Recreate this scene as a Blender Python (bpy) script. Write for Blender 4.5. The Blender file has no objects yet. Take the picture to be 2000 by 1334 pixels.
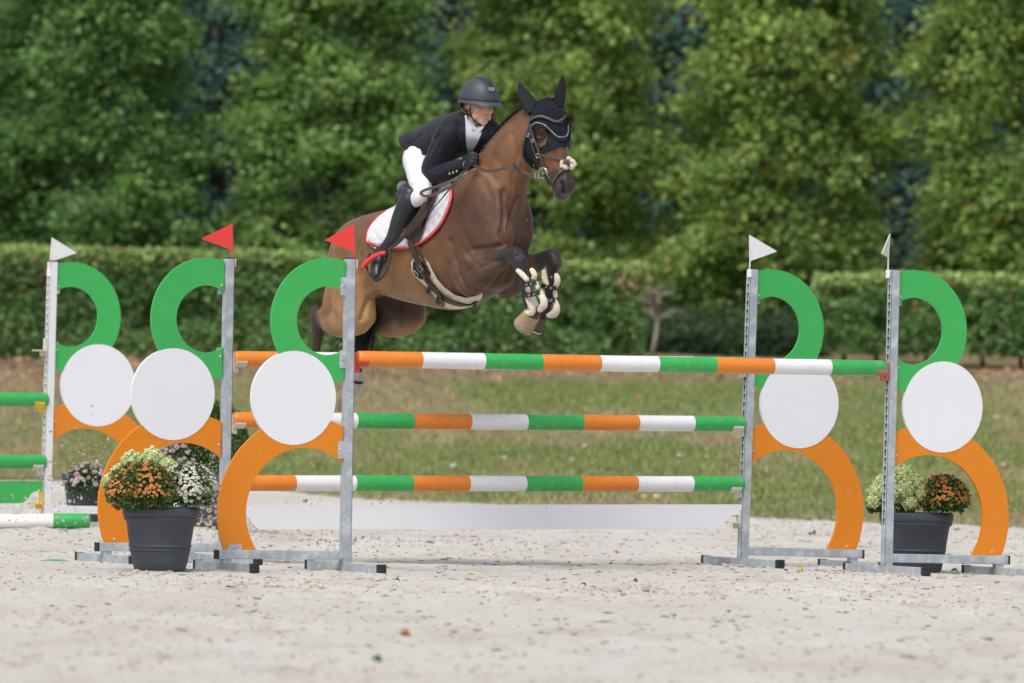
import bpy, bmesh, math, random
import numpy as np
from mathutils import Vector, Matrix, Quaternion
from mathutils.bvhtree import BVHTree
from mathutils.geometry import delaunay_2d_cdt

rng = np.random.default_rng(7)
random.seed(7)
scene = bpy.context.scene
COL = scene.collection

# ------------------------------------------------------------------ camera
W, HH = 2000.0, 1334.0
FPX = 19165.0
CAM = Vector((0.0, 0.0, 1.356))
YH = 655.0
PITCH = math.atan((HH/2-YH)/FPX)
ROLL = 0.0165
F0 = Vector((0, math.cos(PITCH), -math.sin(PITCH)))
R0 = Vector((1, 0, 0))
U0 = R0.cross(F0).normalized()
RI = R0*math.cos(ROLL)+U0*math.sin(ROLL)
UI = U0*math.cos(ROLL)-R0*math.sin(ROLL)
cam_d = bpy.data.cameras.new('camera')
cam = bpy.data.objects.new('camera', cam_d)
COL.objects.link(cam)
M = Matrix((RI, UI, -F0)).transposed().to_4x4()
M.translation = CAM
cam.matrix_world = M
cam_d.sensor_width = 36.0
cam_d.lens = FPX/W*36.0
cam_d.clip_start = 0.5
cam_d.clip_end = 600
cam_d.dof.use_dof = True
cam_d.dof.focus_distance = 56.9
cam_d.dof.aperture_fstop = 3.9
scene.camera = cam

# ------------------------------------------------------------------ light
SUN_EL, SUN_AZ = math.radians(58), math.radians(205)   # azimuth clockwise from +Y
world = bpy.data.worlds.new("World")
scene.world = world
world.use_nodes = True
wn = world.node_tree.nodes
bg = wn['Background']
sky = wn.new('ShaderNodeTexSky')
sky.sky_type = 'NISHITA'
sky.sun_disc = False
sky.sun_elevation = SUN_EL
sky.sun_rotation = SUN_AZ
sky.air_density = 1.0
sky.dust_density = 4.0
sky.ozone_density = 1.0
hs = wn.new('ShaderNodeHueSaturation')
hs.inputs['Saturation'].default_value = 0.55
world.node_tree.links.new(sky.outputs[0], hs.inputs['Color'])
world.node_tree.links.new(hs.outputs[0], bg.inputs[0])
bg.inputs[1].default_value = 0.137
sd = bpy.data.lights.new('sun', 'SUN')
sd.energy = 1.4
sd.angle = math.radians(30)
sd.color = (1.0, 0.965, 0.92)
sun = bpy.data.objects.new('sun', sd)
COL.objects.link(sun)
sdir = Vector((math.sin(SUN_AZ)*math.cos(SUN_EL), math.cos(SUN_AZ)*math.cos(SUN_EL), math.sin(SUN_EL)))
sun.rotation_euler = sdir.to_track_quat('Z', 'Y').to_euler()
sun.location = sdir*50
scene.view_settings.view_transform = 'Standard'
scene.view_settings.look = 'None'
scene.view_settings.gamma = 1.0
scene.view_settings.exposure = 0.26
scene.view_settings.use_curve_mapping = False

# ------------------------------------------------------------------ helpers
def ray(px, py):
    return (F0*FPX+RI*(px-W/2)-UI*(py-HH/2)).normalized()

def at(px, py, y):
    """point on the line of sight through a photo pixel at world depth y"""
    r = ray(px, py)
    return CAM+r*((y-CAM.y)/r.y)

def proj(p):
    q = Vector(p)-CAM
    z = q.dot(F0)
    return W/2+FPX*q.dot(RI)/z, HH/2-FPX*q.dot(UI)/z

def smooth01(t):
    t = np.clip(t, 0, 1)
    return t*t*(3-2*t)

_tabs = {}
def vn(x, y, seed=0):
    """value noise in 0..1"""
    if seed not in _tabs:
        _tabs[seed] = np.random.default_rng(seed+100).random((256, 256))
    T = _tabs[seed]
    x = np.asarray(x, float); y = np.asarray(y, float)
    xi = np.floor(x).astype(int); yi = np.floor(y).astype(int)
    fx = x-xi; fy = y-yi
    fx = fx*fx*(3-2*fx); fy = fy*fy*(3-2*fy)
    a = T[xi % 256, yi % 256]; b = T[(xi+1) % 256, yi % 256]
    c = T[xi % 256, (yi+1) % 256]; d = T[(xi+1) % 256, (yi+1) % 256]
    return (a*(1-fx)+b*fx)*(1-fy)+(c*(1-fx)+d*fx)*fy

def fbm(x, y, seed=0, o=3):
    s = 0; a = .5; t = 0
    for k in range(o):
        s = s+a*vn(x*2**k, y*2**k, seed+k); t += a; a *= .5
    return s/t

EDX = np.array([-12, -2.0, 2.0, 4.5, 12]); EDY = np.array([92, 81.5, 74.6, 71.0, 64])
def sand_edge(x):
    return np.interp(x, EDX, EDY)

def ground_z(x, y):
    x = np.asarray(x, float); y = np.asarray(y, float)
    e = sand_edge(x)
    t = (y-e-0.4)/(95-e)
    bank = np.where(t > 0, 1.13*np.clip(t, 0, 1.25)**1.05, 0)
    left = 0.06*smooth01((y-59.5)/2.5)*smooth01((-x-1.2)/1.2)
    return bank+left

def sand_relief(x, y):
    n1 = fbm(x*1.1, y*.5, 3, 3)-.5
    n2 = fbm(x*5, y*3, 11, 3)-.5
    n3 = vn(x*17, y*9, 21)-.5
    ch = smooth01((fbm(x*.7+3, y*.33, 31, 2)-.52)*6)
    n4 = vn(x*30+.5, y*14, 23)-.5
    return 0.022*n1+(0.013+.022*ch)*n2+(0.009+.013*ch)*n3+(.005+.007*ch)*n4

def gz(x, y):
    x = float(x); y = float(y)
    z = float(ground_z(x, y))
    if y < float(sand_edge(x)):
        z += float(sand_relief(np.array([x]), np.array([y]))[0])
    return z

def tag(o, label=None, cat=None, group=None, kind=None):
    if label: o['label'] = label
    if cat: o['category'] = cat
    if group: o['group'] = group
    if kind: o['kind'] = kind
    return o

def empty(name, loc=(0, 0, 0), rz=0, label=None, cat=None, group=None):
    o = bpy.data.objects.new(name, None)
    o.empty_display_size = .1
    COL.objects.link(o)
    o.location = loc
    o.rotation_euler = (0, 0, rz)
    tag(o, label, cat, group)
    return o

def link_mesh(name, me, mats, parent=None, world_space=False):
    o = bpy.data.objects.new(name, me)
    if not isinstance(mats, (list, tuple)): mats = [mats]
    if len(me.materials) == 0:
        for m in mats: me.materials.append(m)
    COL.objects.link(o)
    if parent is not None:
        o.parent = parent
        if world_space:
            o.matrix_parent_inverse = full_matrix(parent).inverted()
    return o

def full_matrix(o):
    m = Matrix.Translation(o.location) @ o.rotation_euler.to_matrix().to_4x4() @ Matrix.Diagonal(o.scale.to_4d())
    if o.parent: m = full_matrix(o.parent) @ o.matrix_parent_inverse @ m
    return m

def mesh_from(verts, faces, smooth=True, uvattr=None):
    me = bpy.data.meshes.new('mesh')
    me.from_pydata([tuple(v) for v in verts], [], faces)
    if smooth: me.polygons.foreach_set('use_smooth', [True]*len(me.polygons))
    me.update()
    return me

def np_mesh(V, Fc, attr=None, color=None, smooth=True):
    """V (n,3), Fc (m,k) arrays -> mesh quickly"""
    me = bpy.data.meshes.new('mesh')
    m, k = Fc.shape
    me.vertices.add(len(V)); me.vertices.foreach_set('co', np.ascontiguousarray(V, dtype=np.float32).ravel())
    me.loops.add(m*k); me.loops.foreach_set('vertex_index', np.ascontiguousarray(Fc, dtype=np.int32).ravel())
    me.polygons.add(m)
    me.polygons.foreach_set('loop_start', np.arange(0, m*k, k, dtype=np.int32))
    me.polygons.foreach_set('use_smooth', np.full(m, smooth))
    me.update(calc_edges=True)
    if color is not None:
        ca = me.color_attributes.new('tint', 'FLOAT_COLOR', 'POINT')
        c = np.ones((len(V), 4), np.float32); c[:, :3] = color
        ca.data.foreach_set('color', c.ravel())
    me.validate()
    return me

def bm_obj(name, bm, mats, parent=None, smooth=False, world_space=False, angle=None):
    me = bpy.data.meshes.new('mesh')
    bm.normal_update()
    bm.to_mesh(me); bm.free()
    if smooth:
        me.polygons.foreach_set('use_smooth', [True]*len(me.polygons))
        if angle: me.set_sharp_from_angle(angle=math.radians(angle))
    return link_mesh(name, me, mats, parent, world_space)

def add_box(bm, lo, hi, mat=None, bevel=0.0, mi=0):
    lo = Vector(lo); hi = Vector(hi)
    r = bmesh.ops.create_cube(bm, size=1.0)
    vs = r['verts']
    for v in vs:
        v.co = Vector([(lo[i]+hi[i])/2+v.co[i]*(hi[i]-lo[i]) for i in range(3)])
    if bevel > 0:
        es = list({e for v in vs for e in v.link_edges})
        rr = bmesh.ops.bevel(bm, geom=es, offset=bevel, segments=2, affect='EDGES', profile=.6)
        vs = list({v for f in rr['faces'] for v in f.verts} | {v for v in vs if v.is_valid})
    fs = {f for v in vs if v.is_valid for f in v.link_faces}
    for f in fs: f.material_index = mi
    if mat is not None:
        bmesh.ops.transform(bm, matrix=mat, verts=[v for v in vs if v.is_valid])
    return vs

def frame(t, ref=Vector((0, 0, 1))):
    t = t.normalized()
    if abs(t.dot(ref)) > .97: ref = Vector((1, 0, 0))
    a = ref.cross(t).normalized()
    return a, t.cross(a).normalized()

def tube_data(pts, radii, n=10, cap=True, ref=Vector((0, 0, 1)), round_ends=False):
    """pts; radii floats or (ra, rb): ra along ref x tangent, rb along the other"""
    pts = [Vector(p) for p in pts]
    R = [(r, r) if not isinstance(r, (tuple, list)) else r for r in radii]
    if round_ends:
        t0 = (pts[0]-pts[1]).normalized(); t1 = (pts[-1]-pts[-2]).normalized()
        p0, p1 = pts[0], pts[-1]; r0, r1 = R[0], R[-1]
        pre = []; post = []
        for k in (80, 55, 28):
            s, c = math.sin(math.radians(k)), math.cos(math.radians(k))
            pre.append((p0+t0*s*min(r0), (r0[0]*c, r0[1]*c)))
        for k in (28, 55, 80):
            s, c = math.sin(math.radians(k)), math.cos(math.radians(k))
            post.append((p1+t1*s*min(r1), (r1[0]*c, r1[1]*c)))
        pts = [q[0] for q in pre]+pts+[q[0] for q in post]
        R = [q[1] for q in pre]+R+[q[1] for q in post]
    V = []; Fs = []
    N = len(pts)
    for i, p in enumerate(pts):
        if i == 0: t = pts[1]-pts[0]
        elif i == N-1: t = pts[-1]-pts[-2]
        else: t = (pts[i+1]-pts[i]).normalized()+(pts[i]-pts[i-1]).normalized()
        a, b = frame(t, ref)
        for k in range(n):
            w = 2*math.pi*k/n
            V.append(p+a*(R[i][0]*math.cos(w))+b*(R[i][1]*math.sin(w)))
    for i in range(N-1):
        for k in range(n):
            k2 = (k+1) % n
            Fs.append((i*n+k, i*n+k2, (i+1)*n+k2, (i+1)*n+k))
    if cap:
        Fs.append(tuple(reversed(range(n))))
        Fs.append(tuple((N-1)*n+k for k in range(n)))
    return V, Fs

def add_data(bm, V, Fs, mi=0):
    vs = [bm.verts.new(v) for v in V]
    for f in Fs:
        try:
            ff = bm.faces.new([vs[i] for i in f]); ff.material_index = mi
        except ValueError: pass
    return vs

def add_tube(bm, pts, radii, n=10, mi=0, **k):
    if not isinstance(radii, (list, tuple)): radii = [radii]*len(pts)
    V, Fs = tube_data(pts, radii, n, **k)
    return add_data(bm, V, Fs, mi)

def spline(pts, m=6):
    """Catmull-Rom through points (any dimension tuple)"""
    P = [np.array(p, float) for p in pts]
    P = [2*P[0]-P[1]]+P+[2*P[-1]-P[-2]]
    out = []
    for i in range(1, len(P)-2):
        for k in range(m):
            t = k/m
            out.append(.5*((2*P[i])+(P[i+1]-P[i-1])*t+(2*P[i-1]-5*P[i]+4*P[i+1]-P[i+2])*t*t+(3*P[i]-P[i-1]-3*P[i+1]+P[i+2])*t**3))
    out.append(P[-2])
    return out

def copy_tree(o, parent=None):
    c = o.copy(); COL.objects.link(c)
    if parent is not None: c.parent = parent
    for ch in [x for x in COL.objects if x.parent == o]:
        copy_tree(ch, c)
    return c

# ------------------------------------------------------------------ materials
def pm(name, col, rough=.5, metal=0.0, var=.08, vs=6.0, bump=0.0, bs=80.0, spec=.5, attr=False,
       col2=None, c2s=3.0, c2lo=.5, c2hi=.7, sheen=0, trans=0, detail=4, coat=0, rvar=0, wear=None):
    m = bpy.data.materials.new(name); m.use_nodes = True
    nt = m.node_tree; N = nt.nodes; L = nt.links
    b = N['Principled BSDF']
    b.inputs['Roughness'].default_value = rough
    b.inputs['Metallic'].default_value = metal
    b.inputs['Specular IOR Level'].default_value = spec
    if sheen: b.inputs['Sheen Weight'].default_value = sheen
    if coat: b.inputs['Coat Weight'].default_value = coat
    tc = N.new('ShaderNodeTexCoord')
    if attr:
        a = N.new('ShaderNodeAttribute'); a.attribute_name = 'tint'; base = a.outputs['Color']
    else:
        r = N.new('ShaderNodeRGB'); r.outputs[0].default_value = (*col, 1); base = r.outputs[0]
    if col2 is not None:
        n2 = N.new('ShaderNodeTexNoise'); n2.inputs['Scale'].default_value = c2s; n2.inputs['Detail'].default_value = 5
        L.new(tc.outputs['Object'], n2.inputs['Vector'])
        mr = N.new('ShaderNodeMapRange'); mr.inputs[1].default_value = c2lo; mr.inputs[2].default_value = c2hi
        L.new(n2.outputs[0], mr.inputs[0])
        mx = N.new('ShaderNodeMix'); mx.data_type = 'RGBA'
        L.new(mr.outputs[0], mx.inputs[0]); L.new(base, mx.inputs[6]); mx.inputs[7].default_value = (*col2, 1)
        base = mx.outputs[2]
    if wear is not None:
        wc, wscale, wlo, whi, wamt = wear
        mp = N.new('ShaderNodeMapping'); mp.inputs['Scale'].default_value = (1, 1, 1)
        L.new(tc.outputs['Object'], mp.inputs[0])
        n3 = N.new('ShaderNodeTexNoise'); n3.inputs['Scale'].default_value = wscale; n3.inputs['Detail'].default_value = 8; n3.inputs['Roughness'].default_value = .75
        L.new(mp.outputs[0], n3.inputs['Vector'])
        mr = N.new('ShaderNodeMapRange'); mr.inputs[1].default_value = wlo; mr.inputs[2].default_value = whi; mr.inputs[4].default_value = wamt
        L.new(n3.outputs[0], mr.inputs[0])
        mx = N.new('ShaderNodeMix'); mx.data_type = 'RGBA'
        L.new(mr.outputs[0], mx.inputs[0]); L.new(base, mx.inputs[6]); mx.inputs[7].default_value = (*wc, 1)
        base = mx.outputs[2]
    if var > 0:
        n1 = N.new('ShaderNodeTexNoise'); n1.inputs['Scale'].default_value = vs; n1.inputs['Detail'].default_value = detail
        L.new(tc.outputs['Object'], n1.inputs['Vector'])
        mr = N.new('ShaderNodeMapRange'); mr.inputs[1].default_value = .25; mr.inputs[2].default_value = .75
        mr.inputs[3].default_value = 1-var; mr.inputs[4].default_value = 1+var
        L.new(n1.outputs[0], mr.inputs[0])
        hv = N.new('ShaderNodeHueSaturation')
        L.new(base, hv.inputs['Color']); L.new(mr.outputs[0], hv.inputs['Value'])
        base = hv.outputs[0]
        if rvar:
            mr2 = N.new('ShaderNodeMapRange'); mr2.inputs[1].default_value = .25; mr2.inputs[2].default_value = .75
            mr2.inputs[3].default_value = rough-rvar; mr2.inputs[4].default_value = rough+rvar
            L.new(n1.outputs[0], mr2.inputs[0]); L.new(mr2.outputs[0], b.inputs['Roughness'])
    L.new(base, b.inputs['Base Color'])
    if bump > 0:
        nb = N.new('ShaderNodeTexNoise'); nb.inputs['Scale'].default_value = bs; nb.inputs['Detail'].default_value = 4
        L.new(tc.outputs['Object'], nb.inputs['Vector'])
        bp = N.new('ShaderNodeBump'); bp.inputs['Strength'].default_value = bump; bp.inputs['Distance'].default_value = .004
        L.new(nb.outputs[0], bp.inputs['Height']); L.new(bp.outputs[0], b.inputs['Normal'])
    if trans > 0:
        tr = N.new('ShaderNodeBsdfTranslucent'); L.new(base, tr.inputs['Color'])
        ms = N.new('ShaderNodeMixShader'); ms.inputs[0].default_value = trans
        L.new(b.outputs[0], ms.inputs[1]); L.new(tr.outputs[0], ms.inputs[2])
        L.new(ms.outputs[0], N['Material Output'].inputs['Surface'])
    return m

def galv_mat():
    m = pm('galvanised_steel', (.40, .44, .475), rough=.5, metal=.25, var=.20, vs=9, bump=.12, bs=60, rvar=.1,
           col2=(.52, .56, .59), c2s=22, c2lo=.45, c2hi=.62)
    return m
GALV = galv_mat()
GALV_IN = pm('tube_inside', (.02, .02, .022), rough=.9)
WHITE_METAL = pm('white_powder_coat', (.74, .75, .77), rough=.4, var=.04, wear=((.3, .27, .22), 14, .62, .75, .5))
GREEN = pm('green_board', (.045, .42, .095), rough=.42, var=.04, vs=3, wear=((.16, .42, .2), 12, .56, .74, .45), bump=.03, bs=30)
ORANGE = pm('orange_board', (.73, .225, .006), rough=.42, var=.04, vs=3, wear=((.72, .36, .13), 12, .57, .75, .4), bump=.03, bs=30)
WHITE = pm('white_board', (.80, .81, .855), rough=.42, var=.02, vs=3, wear=((.52, .50, .47), 14, .60, .76, .35), bump=.03, bs=30)
P_GREEN = pm('green_pole_paint', (.035, .39, .085), rough=.33, var=.06, vs=5, wear=((.33, .34, .26), 22, .54, .70, .7), bump=.05, bs=60)
P_ORANGE = pm('orange_pole_paint', (.74, .22, .02), rough=.33, var=.06, vs=5, wear=((.55, .36, .2), 22, .54, .70, .7), bump=.05, bs=60)
P_WHITE = pm('white_pole_paint', (.77, .77, .79), rough=.33, var=.03, vs=5, wear=((.5, .47, .42), 18, .56, .74, .55), bump=.05, bs=60)
BLACK_PL = pm('black_plastic', (.018, .018, .02), rough=.6, wear=((.5, .5, .48), 160, .62, .68, .8))
BEIGE_PL = pm('beige_plastic', (.62, .58, .50), rough=.45, var=.08, wear=((.3, .25, .2), 30, .58, .75, .5))
YELLOW_PL = pm('yellow_plastic', (.78, .50, .03), rough=.45, var=.08)
RED_PL = pm('red_plastic', (.62, .055, .045), rough=.42, var=.08, wear=((.65, .3, .28), 20, .58, .72, .5))
FADED_RED = pm('faded_red_plastic', (.50, .16, .13), rough=.5, var=.1)
FLAG_RED = pm('red_flag_plastic', (.76, .05, .04), rough=.4, var=.04, wear=((.75, .45, .4), 35, .62, .72, .5))
FLAG_WHITE = pm('white_flag_plastic', (.76, .76, .78), rough=.4, var=.04, wear=((.5, .46, .4), 25, .64, .75, .4))
BOLT = pm('bolt_zinc', (.55, .57, .6), rough=.3, metal=.8, var=.05)
POT = pm('charcoal_pot_clay', (.054, .063, .080), rough=.62, var=.25, vs=5, bump=.25, bs=90, wear=((.17, .17, .17), 18, .6, .8, .35))
SOIL = pm('potting_soil', (.03, .02, .014), rough=.95, var=.3, bump=.8, bs=60)
# ------------------------------------------------------------------ ground
def sand_material():
    m = bpy.data.materials.new('arena_sand'); m.use_nodes = True
    nt = m.node_tree; N = nt.nodes; L = nt.links
    b = N['Principled BSDF']; b.inputs['Roughness'].default_value = .95; b.inputs['Specular IOR Level'].default_value = .15
    tc = N.new('ShaderNodeTexCoord')
    def noise(s, d=5, r=.6, sc=(1, 1, 1)):
        mp = N.new('ShaderNodeMapping'); mp.inputs['Scale'].default_value = sc
        L.new(tc.outputs['Object'], mp.inputs[0])
        n = N.new('ShaderNodeTexNoise'); n.inputs['Scale'].default_value = s; n.inputs['Detail'].default_value = d; n.inputs['Roughness'].default_value = r
        L.new(mp.outputs[0], n.inputs['Vector']); return n.outputs[0]
    def rng_(x, a, c, lo=0, hi=1):
        q = N.new('ShaderNodeMapRange'); q.inputs[1].default_value = a; q.inputs[2].default_value = c; q.inputs[3].default_value = lo; q.inputs[4].default_value = hi
        L.new(x, q.inputs[0]); return q.outputs[0]
    def mix(f, a, c):
        q = N.new('ShaderNodeMix'); q.data_type = 'RGBA'; L.new(f, q.inputs[0])
        for s, k in ((6, a), (7, c)):
            if isinstance(k, tuple): q.inputs[s].default_value = (*k, 1)
            else: L.new(k, q.inputs[s])
        return q.outputs[2]
    base = mix(rng_(noise(.8, 5, .6, (1, .35, 1)), .38, .66), (.625, .600, .555), (.56, .53, .475))
    base = mix(rng_(noise(1.6, 6, .7, (1, .3, 1)), .52, .68, 0, .60), base, (.43, .38, .315))
    base = mix(rng_(noise(11, 6, .75, (1, .4, 1)), .48, .70, 0, .40), base, (.42, .37, .31))
    base = mix(rng_(noise(34, 5, .75, (1, .45, 1)), .56, .74, 0, .45), base, (.31, .275, .23))
    base = mix(rng_(noise(75, 3, .7, (1, .5, 1)), .58, .74, 0, .5), base, (.24, .21, .18))
    L.new(base, b.inputs['Base Color'])
    bp = N.new('ShaderNodeBump'); bp.inputs['Strength'].default_value = .7; bp.inputs['Distance'].default_value = .016
    L.new(noise(38, 7, .75), bp.inputs['Height']); L.new(bp.outputs[0], b.inputs['Normal'])
    return m
SAND = sand_material()
CLOD = pm('damp_sand_clod', (.46, .405, .335), rough=.95, spec=.1, var=.25, vs=20, bump=.5, bs=70)
FLECK = pm('dark_footing_fleck', (.25, .22, .19), rough=.9, spec=.1, var=.4, vs=3)

def make_sand():
    xs = np.concatenate([[-60, -25, -12, -7], np.arange(-5.2, 5.2, .034), [7, 12, 25, 60]])
    ys = np.concatenate([[-30, 0, 15, 28, 34], np.arange(36.5, 62, .045), np.arange(62, 83, .09)])
    X, Y = np.meshgrid(xs, ys, indexing='ij')
    # the arena ends where the bank starts
    e = sand_edge(X)
    Y = np.minimum(Y, e+.25+.0*Y)
    Z = ground_z(X, Y)*0+np.where(Y > 36, sand_relief(X, Y), 0)
    Z += 0.06*smooth01((Y-59.5)/2.5)*smooth01((-X-1.2)/1.2)
    R = np.random.default_rng(77)
    pr = [(R.uniform(-4.5, 4.5), R.uniform(38, 73)) for _ in range(150)]
    for (px, py, s, m) in [(1170, 1160, .5, 8), (540, 1160, .5, 8), (900, 1110, .7, 8), (250, 1160, .5, 6), (1500, 1180, .6, 8)]:
        r = ray(px, py); q = CAM+r*(CAM.z/-r.z)
        pr += [(R.normal(q.x, s), R.normal(q.y, s)) for _ in range(m)]
    for (hx, hy) in pr:
        d = np.sqrt(((X-hx)/.075)**2+((Y-hy)/.085)**2)
        Z += -.020*np.exp(-d**4)+.011*np.exp(-((d-1.45)/.35)**2)*(.6+.8*vn(X*9, Y*9, 5))
    far = (np.abs(X) > 5.3)
    Z = np.where(far, 0.0, Z)
    V = np.stack([X, Y, Z], -1).reshape(-1, 3)
    nx, ny = X.shape
    i = np.arange(nx-1)[:, None]*ny+np.arange(ny-1)[None]
    F = np.stack([i, i+ny, i+ny+1, i+1], -1).reshape(-1, 4)
    # drop collapsed quads
    keep = (V[F[:, 3], 1]-V[F[:, 0], 1] > 1e-4) | (V[F[:, 2], 1]-V[F[:, 1], 1] > 1e-4)
    o = link_mesh('ground', np_mesh(V, F[keep]), SAND)
    tag(o, 'pale churned sand of the riding arena', None, kind='structure')
make_sand()

GRASS_SOIL = pm('grass_bank_soil', (.16, .17, .07), rough=.95, spec=.1, var=.3, vs=1.2, col2=(.24, .17, .10), c2s=.6, c2lo=.42, c2hi=.6)
def grass_tint(x, y, n):
    """per blade colour: green, straw and bare brown patches"""
    d = y-sand_edge(x)
    near_hedge = smooth01((y-91.6)/1.8)
    p = fbm(x*.9, y*.22, 51, 4)
    dry = smooth01((p-.47)*5)
    dry = np.maximum(dry, smooth01((.9-d)*1.5)*.6)
    dry = np.maximum(dry*.8, near_hedge)
    r = rng.random(n)[:, None]
    g = np.array([.265, .34, .125])*(0.7+.6*r)+np.array([.03, .02, 0])*rng.random(n)[:, None]
    s = np.array([.50, .42, .26])*(0.65+.6*r)
    br = np.array([.44, .33, .23])*(0.65+.6*r)
    dd = dry[:, None]
    c = g*(1-dd)+s*dd
    c = c*(1-near_hedge[:, None]*.8)+br*near_hedge[:, None]*.8
    return c

def make_bank():
    xs = np.concatenate([np.arange(-60, -8, 4), np.arange(-8, 8, .25), np.arange(8, 61, 4)])
    tt = np.concatenate([np.linspace(0, 1, 60), [1.1, 1.4, 2, 4, 8]])
    X, T = np.meshgrid(xs, tt, indexing='ij')
    e = sand_edge(X)
    Y = e+.02+T*(97-e)
    Z = ground_z(X, Y)+(fbm(X*.9, Y*.5, 61)-.5)*.06*np.clip(T*5, 0, 1)+.004
    V = np.stack([X, Y, Z], -1).reshape(-1, 3)
    nx, ny = X.shape
    i = np.arange(nx-1)[:, None]*ny+np.arange(ny-1)[None]
    F = np.stack([i, i+ny, i+ny+1, i+1], -1).reshape(-1, 4)
    o = link_mesh('terrain', np_mesh(V, F), GRASS_SOIL)
    tag(o, 'grassy bank rising behind the arena', None, kind='structure')
make_bank()

BLADE = pm('grass_blade', (0, 0, 0), rough=.7, spec=.2, var=0, attr=True, trans=.25)
def make_grass(n=190000):
    x = rng.uniform(-7.8, 7.8, n); e = sand_edge(x)
    y = e-.15+rng.random(n)**.85*(95.5-e)
    h = rng.uniform(.02, .055, n)*(1+.6*(fbm(x*1.3, y*.6, 71)-.4))
    h *= np.where(y > 92.5, .6, 1)
    z = ground_z(x, y)+.0
    a = rng.uniform(0, 2*np.pi, n); w = rng.uniform(.004, .009, n)*1.4
    lean = rng.normal(0, .5, (n, 2))*h[:, None]
    B = np.stack([x, y, z], 1)
    D = np.stack([np.cos(a)*w, np.sin(a)*w, 0*a], 1)
    T = B+np.stack([lean[:, 0], lean[:, 1], h], 1)
    V = np.stack([B-D, B+D, T], 1).reshape(-1, 3)
    F = np.arange(3*n).reshape(n, 3)
    c = np.repeat(grass_tint(x, y, n), 3, 0)
    o = link_mesh('grass', np_mesh(V, F, color=c, smooth=False), BLADE)
    tag(o, 'short half dried grass covering the bank behind the arena', 'grass', kind='stuff')
make_grass()

LITTER = pm('leaf_litter', (0, 0, 0), rough=.8, spec=.2, var=0, attr=True)
def leaf_quads(P, Nrm, T, L, Wd, fold=.25):
    """folded rhombus leaves: P base, T direction, Nrm normal, L length, Wd width"""
    n = len(P)
    S = np.cross(T, Nrm); S /= np.linalg.norm(S, axis=1)[:, None]+1e-9
    L = L[:, None]; Wd = Wd[:, None]
    m = P+T*L*.45
    V = np.stack([P, m+S*Wd*.5+Nrm*Wd*fold, P+T*L, m-S*Wd*.5+Nrm*Wd*fold], 1).reshape(-1, 3)
    b = np.arange(n)[:, None]*4
    F = np.concatenate([b+np.array([[0, 1, 2]]), b+np.array([[0, 2, 3]])], 0)
    return V, F
def unit(v): return v/(np.linalg.norm(v, axis=-1, keepdims=True)+1e-9)

def make_litter():
    n = 2600
    x = rng.uniform(-5.8, 5.8, n)
    y = 94.3-np.abs(rng.normal(0, 1.1, n))
    k = rng.random(n) < np.where(x < -3.0, 1, .38)
    x = x[k]; y = y[k]; n = len(x)
    P = np.stack([x, y, ground_z(x, y)+.03], 1)
    T = unit(rng.normal(0, 1, (n, 3))*np.array([1, 1, .35])); Nn = unit(rng.normal(0, .5, (n, 3))+np.array([0, -.4, 1]))
    V, F = leaf_quads(P, Nn, T, rng.uniform(.05, .09, n), rng.uniform(.035, .06, n))
    c = np.array([.33, .20, .125])*rng.uniform(.5, 1.5, (n, 1))+rng.uniform(0, .05, (n, 3))
    o = link_mesh('leaf_litter', np_mesh(V, F, color=np.repeat(c, 4, 0), smooth=False), LITTER)
    tag(o, 'dry orange brown leaves lying under the hedge', 'leaf litter', kind='stuff')
make_litter()

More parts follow.
